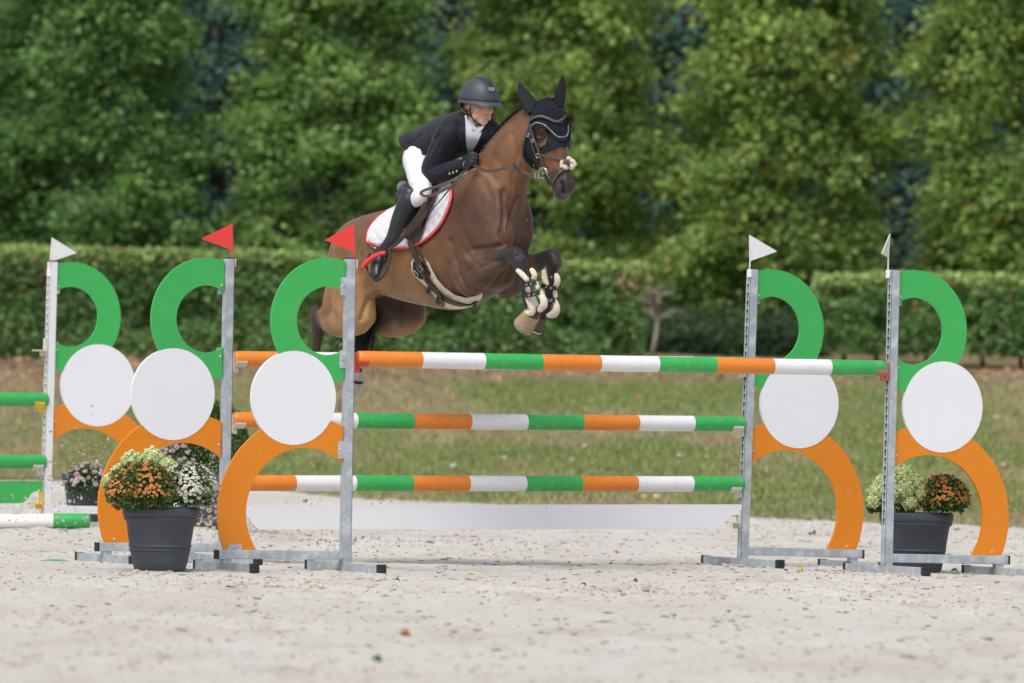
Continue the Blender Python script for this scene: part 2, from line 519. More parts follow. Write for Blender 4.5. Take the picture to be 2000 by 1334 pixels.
# ------------------------------------------------------------------ sand clods, flecks
ICO_V = []; ICO_F = []
def _ico():
    bm = bmesh.new(); bmesh.ops.create_icosphere(bm, subdivisions=1, radius=1)
    v = np.array([q.co[:] for q in bm.verts]); f = np.array([[q.index for q in p.verts] for p in bm.faces]); bm.free()
    return v, f
ICO_V, ICO_F = _ico()
def blobs(P, S, jit=.35, flat=1.0):
    n = len(P); k = len(ICO_V)
    D = ICO_V[None]*(1+rng.uniform(-jit, jit, (n, k, 1)))*S[:, None, :]
    V = (D+P[:, None, :]).reshape(-1, 3)
    F = (ICO_F[None]+np.arange(n)[:, None, None]*k).reshape(-1, 3)
    return V, F
def make_clods():
    n = 26000
    x = rng.uniform(-4.9, 4.9, n); y = 38+rng.random(n)*38
    ch = smooth01((fbm(x*.7+3, y*.33, 31, 2)-.45)*5)
    k = (rng.random(n) < .15+.85*ch) & (y < sand_edge(x)-.2)
    x = x[k]; y = y[k]; ch = ch[k]
    # heaps thrown up near the jump
    ex = []; ey = []
    for (px, py, s, m) in [(1170, 1150, .35, 60), (580, 1150, .28, 90), (430, 1140, .2, 60), (1300, 1160, .5, 90), (1420, 1105, .14, 50), (1760, 1125, .2, 60), (1650, 1118, .16, 50), (480, 1045, .2, 120), (640, 1060, .25, 60), (980, 1060, .4, 60), (240, 1120, .2, 40), (700, 1130, .25, 40)]:
        r = ray(px, py); t = CAM.z/-r.z; q = CAM+r*t
        ex.append(rng.normal(q.x, s, m)); ey.append(rng.normal(q.y, s*1.2, m))
    ex = np.concatenate(ex); ey = np.concatenate(ey)
    x = np.concatenate([x, ex]); y = np.concatenate([y, ey]); ch = np.concatenate([ch, np.ones(len(ex))])
    n = len(x)
    s = rng.gamma(2.0, .0016, n)*(.6+.7*ch)+.0013
    s[-len(ex):] = rng.gamma(2.2, .0034, len(ex))+.003
    s = np.minimum(s, .018)
    z = ground_z(x, y)*0+sand_relief(x, y)+0.06*smooth01((y-59.5)/2.5)*smooth01((-x-1.2)/1.2)+s*.25
    S = np.stack([s*rng.uniform(.8, 1.5, n), s*rng.uniform(.8, 1.5, n), s*rng.uniform(.45, .8, n)], 1)
    V, F = blobs(np.stack([x, y, z], 1), S)
    o = link_mesh('sand_clods', np_mesh(V, F, smooth=False), CLOD)
    tag(o, 'small clods of damp sand scattered over the arena', 'sand clods', kind='stuff')
    n = 9000
    x = rng.uniform(-4.9, 4.9, n); y = 38+rng.random(n)*36
    z = sand_relief(x, y)+0.06*smooth01((y-59.5)/2.5)*smooth01((-x-1.2)/1.2)+.003
    s = rng.gamma(2, .0017, n)+.0012
    S = np.stack([s*rng.uniform(1, 2.6, n), s*rng.uniform(1, 2.6, n), s*.35], 1)
    V, F = blobs(np.stack([x, y, z], 1), S, .5)
    o = link_mesh('footing_fibres', np_mesh(V, F, smooth=False), FLECK)
    tag(o, 'dark bits of fibre mixed into the sand surface', 'footing fibres', kind='stuff')
make_clods()

def make_spray():
    P = []; S = []
    # thrown behind the horse: around the far wing and pink pots, then under the rear rails
    for (px, py, sx, sy, dep, m, smin, smax) in [
        (130, 940, 45, 55, 60.5, 120, .003, .013), (175, 905, 30, 25, 60.5, 70, .003, .014), (70, 1000, 40, 25, 60.0, 60, .003, .010),
        (410, 950, 18, 45, 60.0, 260, .002, .007), (405, 1005, 22, 26, 60.0, 190, .003, .011), (440, 890, 22, 40, 60.0, 220, .0015, .004),
        (560, 905, 70, 28, 59.6, 330, .0015, .004), (500, 930, 60, 40, 59.6, 120, .0015, .004), (200, 850, 60, 30, 60.5, 40, .0015, .004),
        (650, 1025, 90, 30, 58.6, 60, .004, .014), (690, 1060, 70, 22, 58.6, 50, .003, .011), (740, 975, 25, 20, 58.6, 30, .002, .009),
        (600, 975, 60, 18, 58.6, 24, .003, .011), (860, 770, 200, 60, 58.0, 14, .0015, .003), (950, 400, 220, 130, 56.6, 16, .001, .003)]:
        for k in range(int(m*1.4)):
            P.append(at(random.gauss(px, sx), random.gauss(py, sy), dep+random.gauss(0, .25))[:])
            S.append(random.uniform(smin, smax)*(.35+.65*random.random()**2))
    P = np.array(P); s = np.array(S)
    P[:, 2] = np.maximum(P[:, 2], s+.02)
    S3 = s[:, None]*rng.uniform(.6, 1.5, (len(s), 3))
    V, F = blobs(P, S3, .45)
    o = link_mesh('flying_sand', np_mesh(V, F, smooth=False), CLOD)
    tag(o, 'clods and grains of sand kicked up into the air behind the horse', 'flying sand', kind='stuff')
make_spray()

# ------------------------------------------------------------------ foliage
LEAF = pm('hornbeam_leaf', (0, 0, 0), rough=.45, spec=.4, var=0, attr=True, trans=.5)
BARK = pm('grey_bark', (.16, .13, .10), rough=.9, var=.3, vs=8, bump=.7, bs=25)
HEDGE_LEAF = pm('hedge_leaf', (0, 0, 0), rough=.5, spec=.35, var=0, attr=True, trans=.2)
NEEDLE = pm('conifer_needles', (0, 0, 0), rough=.6, spec=.25, var=0, attr=True, trans=.1)

def tree(name, x, y, z0, z1, rad, label, group, seed, nclump, per, pal, leaf=(.065, .11), yellow=.03, mat=None, droop=.35):
    R = np.random.default_rng(seed)
    zb = float(ground_z(x, y))
    root = empty(name, (x, y, zb), 0, label, 'tree', group)
    ph = R.uniform(0, 6.28, 6)
    t = R.random(nclump)**.95
    zc = z0+(z1-z0)*t
    th = R.uniform(-math.pi, math.pi, nclump)*.72-math.pi/2      # facing the arena mostly, wrapping round the sides
    prof = 1.10-.62*t**1.25
    lob = 1+.10*np.sin(3*th+ph[0]+zc*1.7)+.12*np.sin(5*th+ph[1]-zc*2.9)+.13*np.sin(zc*4.3+ph[2]+2*th)
    rr = rad*prof*lob*(R.random(nclump)**.22)*(0.82+.25*R.random(nclump))
    C = np.stack([np.cos(th)*rr, np.sin(th)*rr*.9, zc-zb], 1)
    # leafy sprays: most clumps gather round the tips of the limbs, leaving hollows between them
    nb_ = int(34*(z1-z0)/5*rad/1.1)+12
    bt = R.random(nb_); bth = R.uniform(-math.pi, math.pi, nb_)*.72-math.pi/2
    brr = rad*(1.10-.62*bt**1.25 if mat is None else 1.0-.5*bt)*R.uniform(.80, 1.12, nb_)
    BC = np.stack([np.cos(bth)*brr, np.sin(bth)*brr*.9, z0-zb+(z1-z0)*bt], 1)
    pick = R.integers(0, nb_, nclump); near = R.random(nclump) < .62
    tl = R.random(nclump)**.6
    S_ = BC[pick]*np.stack([.55+.45*tl, .55+.45*tl, np.ones(nclump)], 1)+R.normal(0, 1, (nclump, 3))*np.array([.17, .15, .13])+np.array([0, 0, .22])*tl[:, None]
    C = np.where(near[:, None], S_, C*np.array([.8, .8, 1]))
    rr = np.sqrt(C[:, 0]**2+C[:, 1]**2)
    out = unit(np.stack([np.cos(th), np.sin(th), np.full(nclump, .25)], 1))
    cs = R.uniform(.09, .22, nclump)
    ctint = R.uniform(.70, 1.30, nclump)*1.05
    cy = R.random(nclump)
    n = nclump*per
    ci = np.repeat(np.arange(nclump), per)
    off = R.normal(0, 1, (n, 3))*np.array([1, 1, .62])*cs[ci][:, None]*.62
    P = C[ci]+off+out[ci]*R.random(n)[:, None]*.1
    T = unit(out[ci]*.7+unit(off)*.7+R.normal(0, .5, (n, 3))+np.array([0, 0, -droop]))
    Nn = unit(R.normal(0, .38, (n, 3))+np.array([0, 0, .9])+out[ci]*.75)
    L = R.uniform(leaf[0], leaf[1], n); Wd = L*R.uniform(.55, .75, n)
    V, F = leaf_quads(P, Nn, T, L, Wd, .18)
    a = np.array(pal[0]); b = np.array(pal[1])
    k = np.clip(R.random(n)*.7+.5*(cy[ci]-.3), 0, 1)[:, None]
    c = (a*(1-k)+b*k)*ctint[ci][:, None]*R.uniform(.84, 1.16, (n, 1))
    yl = (R.random(n) < yellow) | ((cy[ci] < yellow) & (R.random(n) < .6))
    c[yl] = np.array([.38, .27, .05])*R.uniform(.6, 1.1, (yl.sum(), 1))
    o = link_mesh('crown', np_mesh(V, F, color=np.repeat(c, 4, 0), smooth=False), mat or LEAF, root)
    o['kind'] = 'stuff'
    bm = bmesh.new()
    H = z1-zb
    add_tube(bm, [(0, 0, -.1), (.02, 0, H*.25), (-.03, .02, H*.5), (.02, 0, H*.8)], [.075, .06, .045, .015], 8)
    for q in range(9):
        zz = (z0-zb)+(H-z0+zb)*(.05+.09*q); aa = R.uniform(-2.8, -.3)
        l = rad*.7
        add_tube(bm, [(0, 0, zz), (math.cos(aa)*l*.5, math.sin(aa)*l*.5, zz+.25*l), (math.cos(aa)*l, math.sin(aa)*l, zz+.6*l)], [.025, .016, .006], 5)
    bm_obj('trunk', bm, BARK, root, smooth=True)
    return root

PALS = [((.130, .270, .100), (.34, .54, .175)), ((.155, .295, .105), (.42, .60, .185)), ((.185, .315, .105), (.53, .67, .190))]
def xw(px, y): return at(px, 667, y).x
specs = [(170, 99.6, 1.15, 0, 'broad dark green tree at the far left end of the row'),
         (645, 99.4, 1.05, 1, 'mid green tree rising behind the left red flags'),
         (1075, 99.8, 1.08, 2, 'bright green tree directly behind the horse head and rider'),
         (1520, 99.2, 1.13, 2, 'yellowish green tree behind the gap in the hedge and right white flags'),
         (1985, 99.0, 1.0, 2, 'light green tree cut off by the right edge of the photo'),
         (2440, 99.4, 1.15, 1, 'green tree just outside the photo beyond the right edge'),
         (-290, 99.6, 1.15, 1, 'green tree just outside the photo beyond the left edge')]
for i, (px, y, rad, pk, lab) in enumerate(specs):
    zz0 = 1.40 if i != 3 else 1.22
    tree('hornbeam_tree', xw(px, y), y, zz0, 6.4, rad, lab, 'row of leafy trees behind the hedge', 200+i, 1250, 42, PALS[pk], yellow=(.004, .008, .015, .03, .02, .01, .01)[i])
# second row, darker, seen through the gaps
BP = ((.035, .095, .070), (.095, .20, .155))
for i, (px, y, rad, lab) in enumerate([(425, 104, 1.3, 'dark bluish conifer showing through the left gap between the trees'),
                                  (880, 104.5, 1.3, 'dark conifer hidden between the trees left of the rider'),
                                  (1290, 104, 1.5, 'dark teal conifer glimpsed right of the horse head'),
                                  (1790, 104, 1.5, 'dark conifer in the right gap between two light green trees'),
                                  (120, 105, 1.5, 'dark conifer mostly covered by the far left tree'),
                                  (2110, 105, 1.6, 'dark conifer beyond the right edge tree')]):
    tree('conifer_tree', xw(px, y), y, 1.4, 7.2, rad, lab, 'dark conifers behind the tree row', 300+i, 900, 26, BP, leaf=(.05, .11), yellow=0, mat=NEEDLE, droop=.8)

def thicket():
    """the wood beyond: a deep mass of dark foliage"""
    n = 120000
    x = rng.uniform(-17, 17, n); y = rng.uniform(108, 111.5, n)+.8*np.sin(x*2.1); z = rng.uniform(.9, 7.5, n)
    P = np.stack([x, y, z], 1)
    T = unit(rng.normal(0, 1, (n, 3))+np.array([0, 0, -.6])); Nn = unit(rng.normal(0, .6, (n, 3))+np.array([0, -.5, .8]))
    V, F = leaf_quads(P, Nn, T, rng.uniform(.09, .2, n), rng.uniform(.07, .15, n))
    k = fbm(x*.8, z*.8, 91, 3)[:, None]
    c = np.array([.032, .066, .048])*(.3+1.5*k)*rng.uniform(.6, 1.4, (n, 1))
    o = link_mesh('woodland', np_mesh(V, F, color=np.repeat(c, 4, 0), smooth=False), NEEDLE)
    tag(o, 'dark woodland closing the view behind the rows of trees', 'woodland', kind='stuff')
thicket()

def hedge(name, x0, x1, y0, y1, ztop0, ztop1, label, seed, dens=1.0, z_under=.0, ragged=.03):
    R = np.random.default_rng(seed)
    Lx = x1-x0; dep = .85
    root = empty(name, ((x0+x1)/2, (y0+y1)/2, 0), 0, label, 'hedge', 'clipped hedges behind the bank')
    ox, oy = root.location.x, root.location.y
    n = int(9500*Lx*dens)
    u = R.random(n)
    x = x0+Lx*u; yc = y0+(y1-y0)*u; zt = ztop0+(ztop1-ztop0)*u
    zb = ground_z(x, yc)+z_under
    face = R.random(n)
    v = R.random(n)
    zt = zt+ragged*(fbm(x*3, x*0, seed, 3)-.5)*2
    bul = .10*(fbm(x*1.4, v*2.2, seed+5, 3)-.5)*2
    top = face < .3
    y = np.where(top, yc-dep/2+dep*v, yc-dep/2-bul+np.abs(R.normal(0, .07, n)))
    z = np.where(top, zt-np.abs(R.normal(0, .05, n))+R.random(n)*.05, zb+(zt-zb)*v)
    low = smooth01((zb+.2-z)/.2)
    keep = R.random(n) > low*.45
    holes = fbm(x*3.1, z*3.3, seed+9, 3)
    y = y+smooth01((holes-.58)*9)*.14*(~top)
    x, y, z, top, v, zt_keep = x[keep], y[keep], z[keep], top[keep], v[keep], zt[keep]; n = len(x)
    P = np.stack([x-ox, y-oy, z], 1)
    outv = np.where(top[:, None], np.array([[0, -.25, 1.0]]), np.array([[0, -1.0, .35]]))
    T = unit(outv*.5+R.normal(0, .6, (n, 3))+np.array([0, 0, -.25])); Nn = unit(outv+R.normal(0, .45, (n, 3))+np.array([0, 0, .4]))
    L = R.uniform(.04, .075, n)
    V, F = leaf_quads(P, Nn, T, L, L*.62)
    k = np.clip(R.random(n)*.7+.6*(fbm(x*2.3, z*2.3, seed+3, 3)-.3), 0, 1)[:, None]
    c = (np.array([.085, .190, .065])*(1-k)+np.array([.29, .46, .15])*k)*R.uniform(.6, 1.4, (n, 1))
    # paler, yellowish clipped growth along the top; a few dead brown leaves in patches
    tt = (top | (zt_keep-z < .05+.10*R.random(n))) & (R.random(n) < .8)
    c[tt] = c[tt]*1.1+np.array([.27, .24, .08])*R.uniform(.3, 1, (tt.sum(), 1))
    br = (fbm(x*2.2+9, z*2.6, seed+7, 3) > .76) & (R.random(n) < .3) | (R.random(n) < .010)
    c[br] = np.array([.30, .15, .075])*R.uniform(.6, 1.3, (br.sum(), 1))
    o = link_mesh('foliage', np_mesh(V, F, color=np.repeat(c, 4, 0), smooth=False), HEDGE_LEAF, root); o['kind'] = 'stuff'
    bm = bmesh.new()
    for q in range(int(Lx/.45)):
        xx = x0+(q+.5+R.uniform(-.2, .2))*.45
        yy = y0+(y1-y0)*(xx-x0)/Lx; zz = float(ground_z(xx, yy))
        add_tube(bm, [(xx-ox, yy-oy, zz-.05), (xx-ox+R.uniform(-.05, .05), yy-oy, zz+.35), (xx-ox+R.uniform(-.1, .1), yy-oy, zz+.75)], [.03, .022, .012], 6)
    bm_obj('stems', bm, BARK, root, smooth=True)['kind'] = 'stuff'
    return root

def ztop(px, py, y): return at(px, py, y).z
hedge('hedge', xw(-420, 94.2), xw(1258, 95), 94.2, 95.0, ztop(-200, 482, 94.2), ztop(1240, 527, 95), 'long clipped hedge behind the horse with pale top growth, left of the gap', 401)
hedge('hedge', xw(1592, 95), xw(2520, 95), 95.2, 94.6, ztop(1600, 546, 95), ztop(2000, 541, 94.6), 'shorter clipped hedge right of the gap, raised on bare stems', 402, z_under=.13)

def bare_shrub():
    y = 94.6; b = at(1277, 692, y)
    root = empty('bare_shrub', (b.x, y, float(ground_z(b.x, y))), 0, 'small bare grey shrub with crooked trunk at the right end of the long hedge', 'shrub')
    o = Vector(root.location)
    bm = bmesh.new()
    tr = [at(1272, 700, y)-o, at(1280, 660, y)-o, at(1284, 630, y)-o, at(1270, 600, y)-o]
    add_tube(bm, tr, [.024, .021, .018, .012], 7)
    bm_obj('trunk', bm, BARKL, root, smooth=True)
    bm = bmesh.new()
    for k in range(26):
        st = tr[3] if k % 3 else tr[2]
        a = random.uniform(0, 6.28); l = random.uniform(.12, .34)
        d = Vector((math.cos(a)*l, math.sin(a)*l*.6, random.uniform(.02, .28)))
        m = st+d*.5+Vector((random.uniform(-.03, .03), 0, .05))
        add_tube(bm, [st, m, st+d], [.010, .007, .003], 5)
    bm_obj('branches', bm, BARKL, root, smooth=True)
    n = 70
    P = np.array([tr[3][:]])+rng.normal(0, 1, (n, 3))*np.array([.13, .1, .13])+np.array([-.12, 0, .15])
    T = unit(rng.normal(0, 1, (n, 3))); Nn = unit(rng.normal(0, 1, (n, 3))+np.array([0, -.6, .6]))
    V, F = leaf_quads(P, Nn, T, rng.uniform(.05, .09, n), rng.uniform(.035, .06, n))
    c = np.array([.55, .34, .22])*rng.uniform(.6, 1.2, (n, 1))
    o2 = link_mesh('dead_leaves', np_mesh(V, F, color=np.repeat(c, 4, 0), smooth=False), HEDGE_LEAF, root); o2['kind'] = 'stuff'
BARKL = pm('pale_bark', (.34, .30, .26), rough=.9, var=.3, vs=12, bump=.5, bs=30)
bare_shrub()
# low dark undergrowth in the hedge gap under the trees
def undergrowth():
    n = 9000
    x = rng.uniform(xw(1240, 96), xw(1620, 96), n); y = rng.uniform(96.3, 98.5, n)
    zz = ground_z(x, y)
    P = np.stack([x, y, zz+np.abs(rng.normal(0, .16, n))*(.5+fbm(x*2, y, 77))], 1)
    T = unit(rng.normal(0, 1, (n, 3))); Nn = unit(rng.normal(0, .5, (n, 3))+np.array([0, -.5, 1]))
    V, F = leaf_quads(P, Nn, T, rng.uniform(.05, .1, n), rng.uniform(.04, .07, n))
    c = np.array([.05, .10, .04])*rng.uniform(.5, 1.6, (n, 1))
    o = link_mesh('undergrowth', np_mesh(V, F, color=np.repeat(c, 4, 0), smooth=False), LEAF)
    tag(o, 'low dark undergrowth in the gap between the two hedges', 'undergrowth', kind='stuff')
undergrowth()
# ------------------------------------------------------------------ jump
A_ = math.radians(26.0)
U = Vector((math.cos(A_), math.sin(A_), 0))      # along the rails, to the right and away
Vv = Vector((-math.sin(A_), math.cos(A_), 0))    # across the spread, away from the camera
D_FL = 55.9
def onplane_y(px, p0):
    """depth of the vertical plane through p0 along U, seen at pixel column px"""
    r = ray(px, 900)
    # CAM + r t with (q-p0).Vv = 0
    t = (p0-CAM).dot(Vv)/r.dot(Vv)
    return (CAM+r*t).y
def plane_pt(px, py, p0):
    r = ray(px, py); t = (p0-CAM).dot(Vv)/r.dot(Vv)
    return CAM+r*t
FL = at(674, 1114, D_FL); FL.z = 0
FR = plane_pt(1731, 1118, FL); FR.z = 0
BRd = D_FL/.957
BL = at(436, 1108, 57.25); BL.z = 0
BR = plane_pt(1450, 1103, BL); BR.z = 0
FW = at(88, 1045, 63.8); FW.z = 0.06
POST = .052

def prism(bm, poly, y0, y1, mi=0, bevel=0):
    """poly in (s, z); extruded along local y"""
    vs0 = [bm.verts.new((p[0], y0, p[1])) for p in poly]
    vs1 = [bm.verts.new((p[0], y1, p[1])) for p in poly]
    n = len(poly); fs = []
    fs.append(bm.faces.new(vs0)); fs.append(bm.faces.new(list(reversed(vs1))))
    for i in range(n):
        j = (i+1) % n
        fs.append(bm.faces.new((vs0[j], vs0[i], vs1[i], vs1[j])))
    for f in fs: f.material_index = mi
    if bevel:
        es = set(fs[0].edges) | set(fs[1].edges)
        bmesh.ops.bevel(bm, geom=list(es), offset=bevel, segments=2, affect='EDGES', profile=.6)

def cdt_region(outer, holes, spacing=None):
    """triangulate a 2D region with holes -> verts2d, faces"""
    pts = [Vector(p) for p in outer]; edges = [(i, (i+1) % len(outer)) for i in range(len(outer))]
    for h in holes:
        b = len(pts); pts += [Vector(p) for p in h]; edges += [(b+i, b+(i+1) % len(h)) for i in range(len(h))]
    if spacing:
        xs = [p[0] for p in outer]; ys = [p[1] for p in outer]
        x = min(xs); r = 0
        ohs = [outer]+list(holes)
        segs = []
        for h in ohs:
            for i in range(len(h)): segs.append((h[i], h[(i+1) % len(h)]))
        S0 = np.array([s[0] for s in segs], float); S1 = np.array([s[1] for s in segs], float); dS = S1-S0
        ll = (dS**2).sum(1)+1e-9
        while x < max(xs):
            y = min(ys)+(spacing/2 if r % 2 else 0)
            while y < max(ys):
                if inside((x, y), outer) and not any(inside((x, y), h) for h in holes):
                    q = np.array([x, y]); t = np.clip(((q-S0)*dS).sum(1)/ll, 0, 1)
                    dmin = np.sqrt(((S0+dS*t[:, None]-q)**2).sum(1)).min()
                    if dmin > spacing*.45: pts.append(Vector((x, y)))
                y += spacing
            x += spacing*.87; r += 1
    ov, oe, of, *_ = delaunay_2d_cdt(pts, edges, [], 0, 1e-7)
    out = []
    for f in of:
        c = sum((ov[i] for i in f), Vector((0, 0)))/len(f)
        if inside(c, outer) and not any(inside(c, h) for h in holes): out.append(tuple(f))
    return ov, out

def inside(p, poly):
    x, y = p[0], p[1]; c = False; n = len(poly); j = n-1
    for i in range(n):
        xi, yi = poly[i][0], poly[i][1]; xj, yj = poly[j][0], poly[j][1]
        if (yi > y) != (yj > y) and x < (xj-xi)*(y-yi)/(yj-yi)+xi: c = not c
        j = i
    return c

def clip_half(poly, a, b, c):
    """keep points with a*s+b*z >= c"""
    out = []
    n = len(poly)
    for i in range(n):
        p, q = poly[i], poly[(i+1) % n]
        fp = a*p[0]+b*p[1]-c; fq = a*q[0]+b*q[1]-c
        if fp >= 0: out.append(p)
        if (fp > 0) != (fq > 0) and fp != fq:
            t = fp/(fp-fq); out.append((p[0]+(q[0]-p[0])*t, p[1]+(q[1]-p[1])*t))
    return out

def region_boolean(fn_in, outer_samples):
    return outer_samples

# outline builders in (s outward, z up) coordinates
GC, GR, Gr = (.138, 1.405), .353, .193
DC, DR = (.344, .969), .264
OC, OR, Or = (.264, .325), .540, .365
S0 = .032
def circ(c, r, a0, a1, n):
    return [(c[0]+r*math.cos(math.radians(a0+(a1-a0)*i/n)), c[1]+r*math.sin(math.radians(a0+(a1-a0)*i/n))) for i in range(n+1)]
def green_outline():
    # outer from the post at the top round the outside down to the disc, along the disc edge, to the post; back up the inner circle
    aT = math.degrees(math.acos((S0-GC[0])/GR))                # top crossing at s=S0 (obtuse)
    outer = circ(GC, GR, aT, -180+0, 96)                       # placeholder, cut by disc below
    pts = []
    a = aT
    while a > -180-aT+180-360:
        p = (GC[0]+GR*math.cos(math.radians(a)), GC[1]+GR*math.sin(math.radians(a)))
        if math.hypot(p[0]-DC[0], p[1]-DC[1]) < DR*.995: break
        pts.append(p); a -= 2.5
    # disc edge from that point to where the outer circle leaves the disc (bottom side)
    b = a
    while True:
        b -= 1.0
        p = (GC[0]+GR*math.cos(math.radians(b)), GC[1]+GR*math.sin(math.radians(b)))
        if math.hypot(p[0]-DC[0], p[1]-DC[1]) > DR*.995 or b < -180: break
    p0 = pts[-1]; 
    an0 = math.atan2(pts[-1][1]-DC[1], pts[-1][0]-DC[0]); an1 = math.atan2(p[1]-DC[1], p[0]-DC[0])
    if an1 < an0: an1 += 2*math.pi
    for i in range(1, 24):
        w = an0+(an1-an0)*i/24
        pts.append((DC[0]+(DR-.004)*math.cos(w), DC[1]+(DR-.004)*math.sin(w)))
    while True:
        p = (GC[0]+GR*math.cos(math.radians(b)), GC[1]+GR*math.sin(math.radians(b)))
        if p[0] <= S0: break
        pts.append(p); b -= 2.5
    pts.append((S0, GC[1]-math.sqrt(GR**2-(S0-GC[0])**2)))
    ai = math.degrees(math.acos((S0-GC[0])/Gr))
    inner = circ(Vector(GC), Gr, -ai, ai, 60)
    pts += inner
    return pts
def orange_outline():
    pts = []
    zb = .113
    a0 = math.degrees(math.asin((zb-OC[1])/OR))
    a = a0
    while True:
        p = (OC[0]+OR*math.cos(math.radians(a)), OC[1]+OR*math.sin(math.radians(a)))
        if math.hypot(p[0]-DC[0], p[1]-DC[1]) < DR*.995: break
        pts.append(p); a += 2.0
    b = a
    while True:
        b += 1.0
        p = (OC[0]+OR*math.cos(math.radians(b)), OC[1]+OR*math.sin(math.radians(b)))
        if math.hypot(p[0]-DC[0], p[1]-DC[1]) > DR*.995: break
    an0 = math.atan2(pts[-1][1]-DC[1], pts[-1][0]-DC[0]); an1 = math.atan2(p[1]-DC[1], p[0]-DC[0])
    if an1 > an0: an1 -= 2*math.pi
    for i in range(1, 24):
        w = an0+(an1-an0)*i/24
        pts.append((DC[0]+(DR-.004)*math.cos(w), DC[1]+(DR-.004)*math.sin(w)))
    while True:
        p = (OC[0]+OR*math.cos(math.radians(b)), OC[1]+OR*math.sin(math.radians(b)))
        if p[0] <= S0: break
        pts.append(p); b += 2
    pts.append((S0, OC[1]+math.sqrt(OR**2-(S0-OC[0])**2)))
    ai1 = math.degrees(math.acos((S0-OC[0])/Or)); ai0 = math.degrees(math.asin((zb-OC[1])/Or))
    pts += circ(OC, Or, ai1, ai0, 60)
    return pts
G_OUT = green_outline(); O_OUT = orange_outline()

def keyhole(cx, cz):
    h = []
    for i in range(9):
        a = math.radians(-60+300*i/8)
        h.append((cx+.0075*math.cos(a), cz+.008+.0075*math.sin(a)))
    # slot going down from the round part
    return [(cx+.005, cz-.021), (cx+.005, cz-.002)]+[(cx+.0115*math.cos(math.radians(w)), cz+.008+.0115*math.sin(math.radians(w))) for w in (-50, 0, 45, 90, 135, 180, 230)]+[(cx-.005, cz-.002), (cx-.005, cz-.021)]

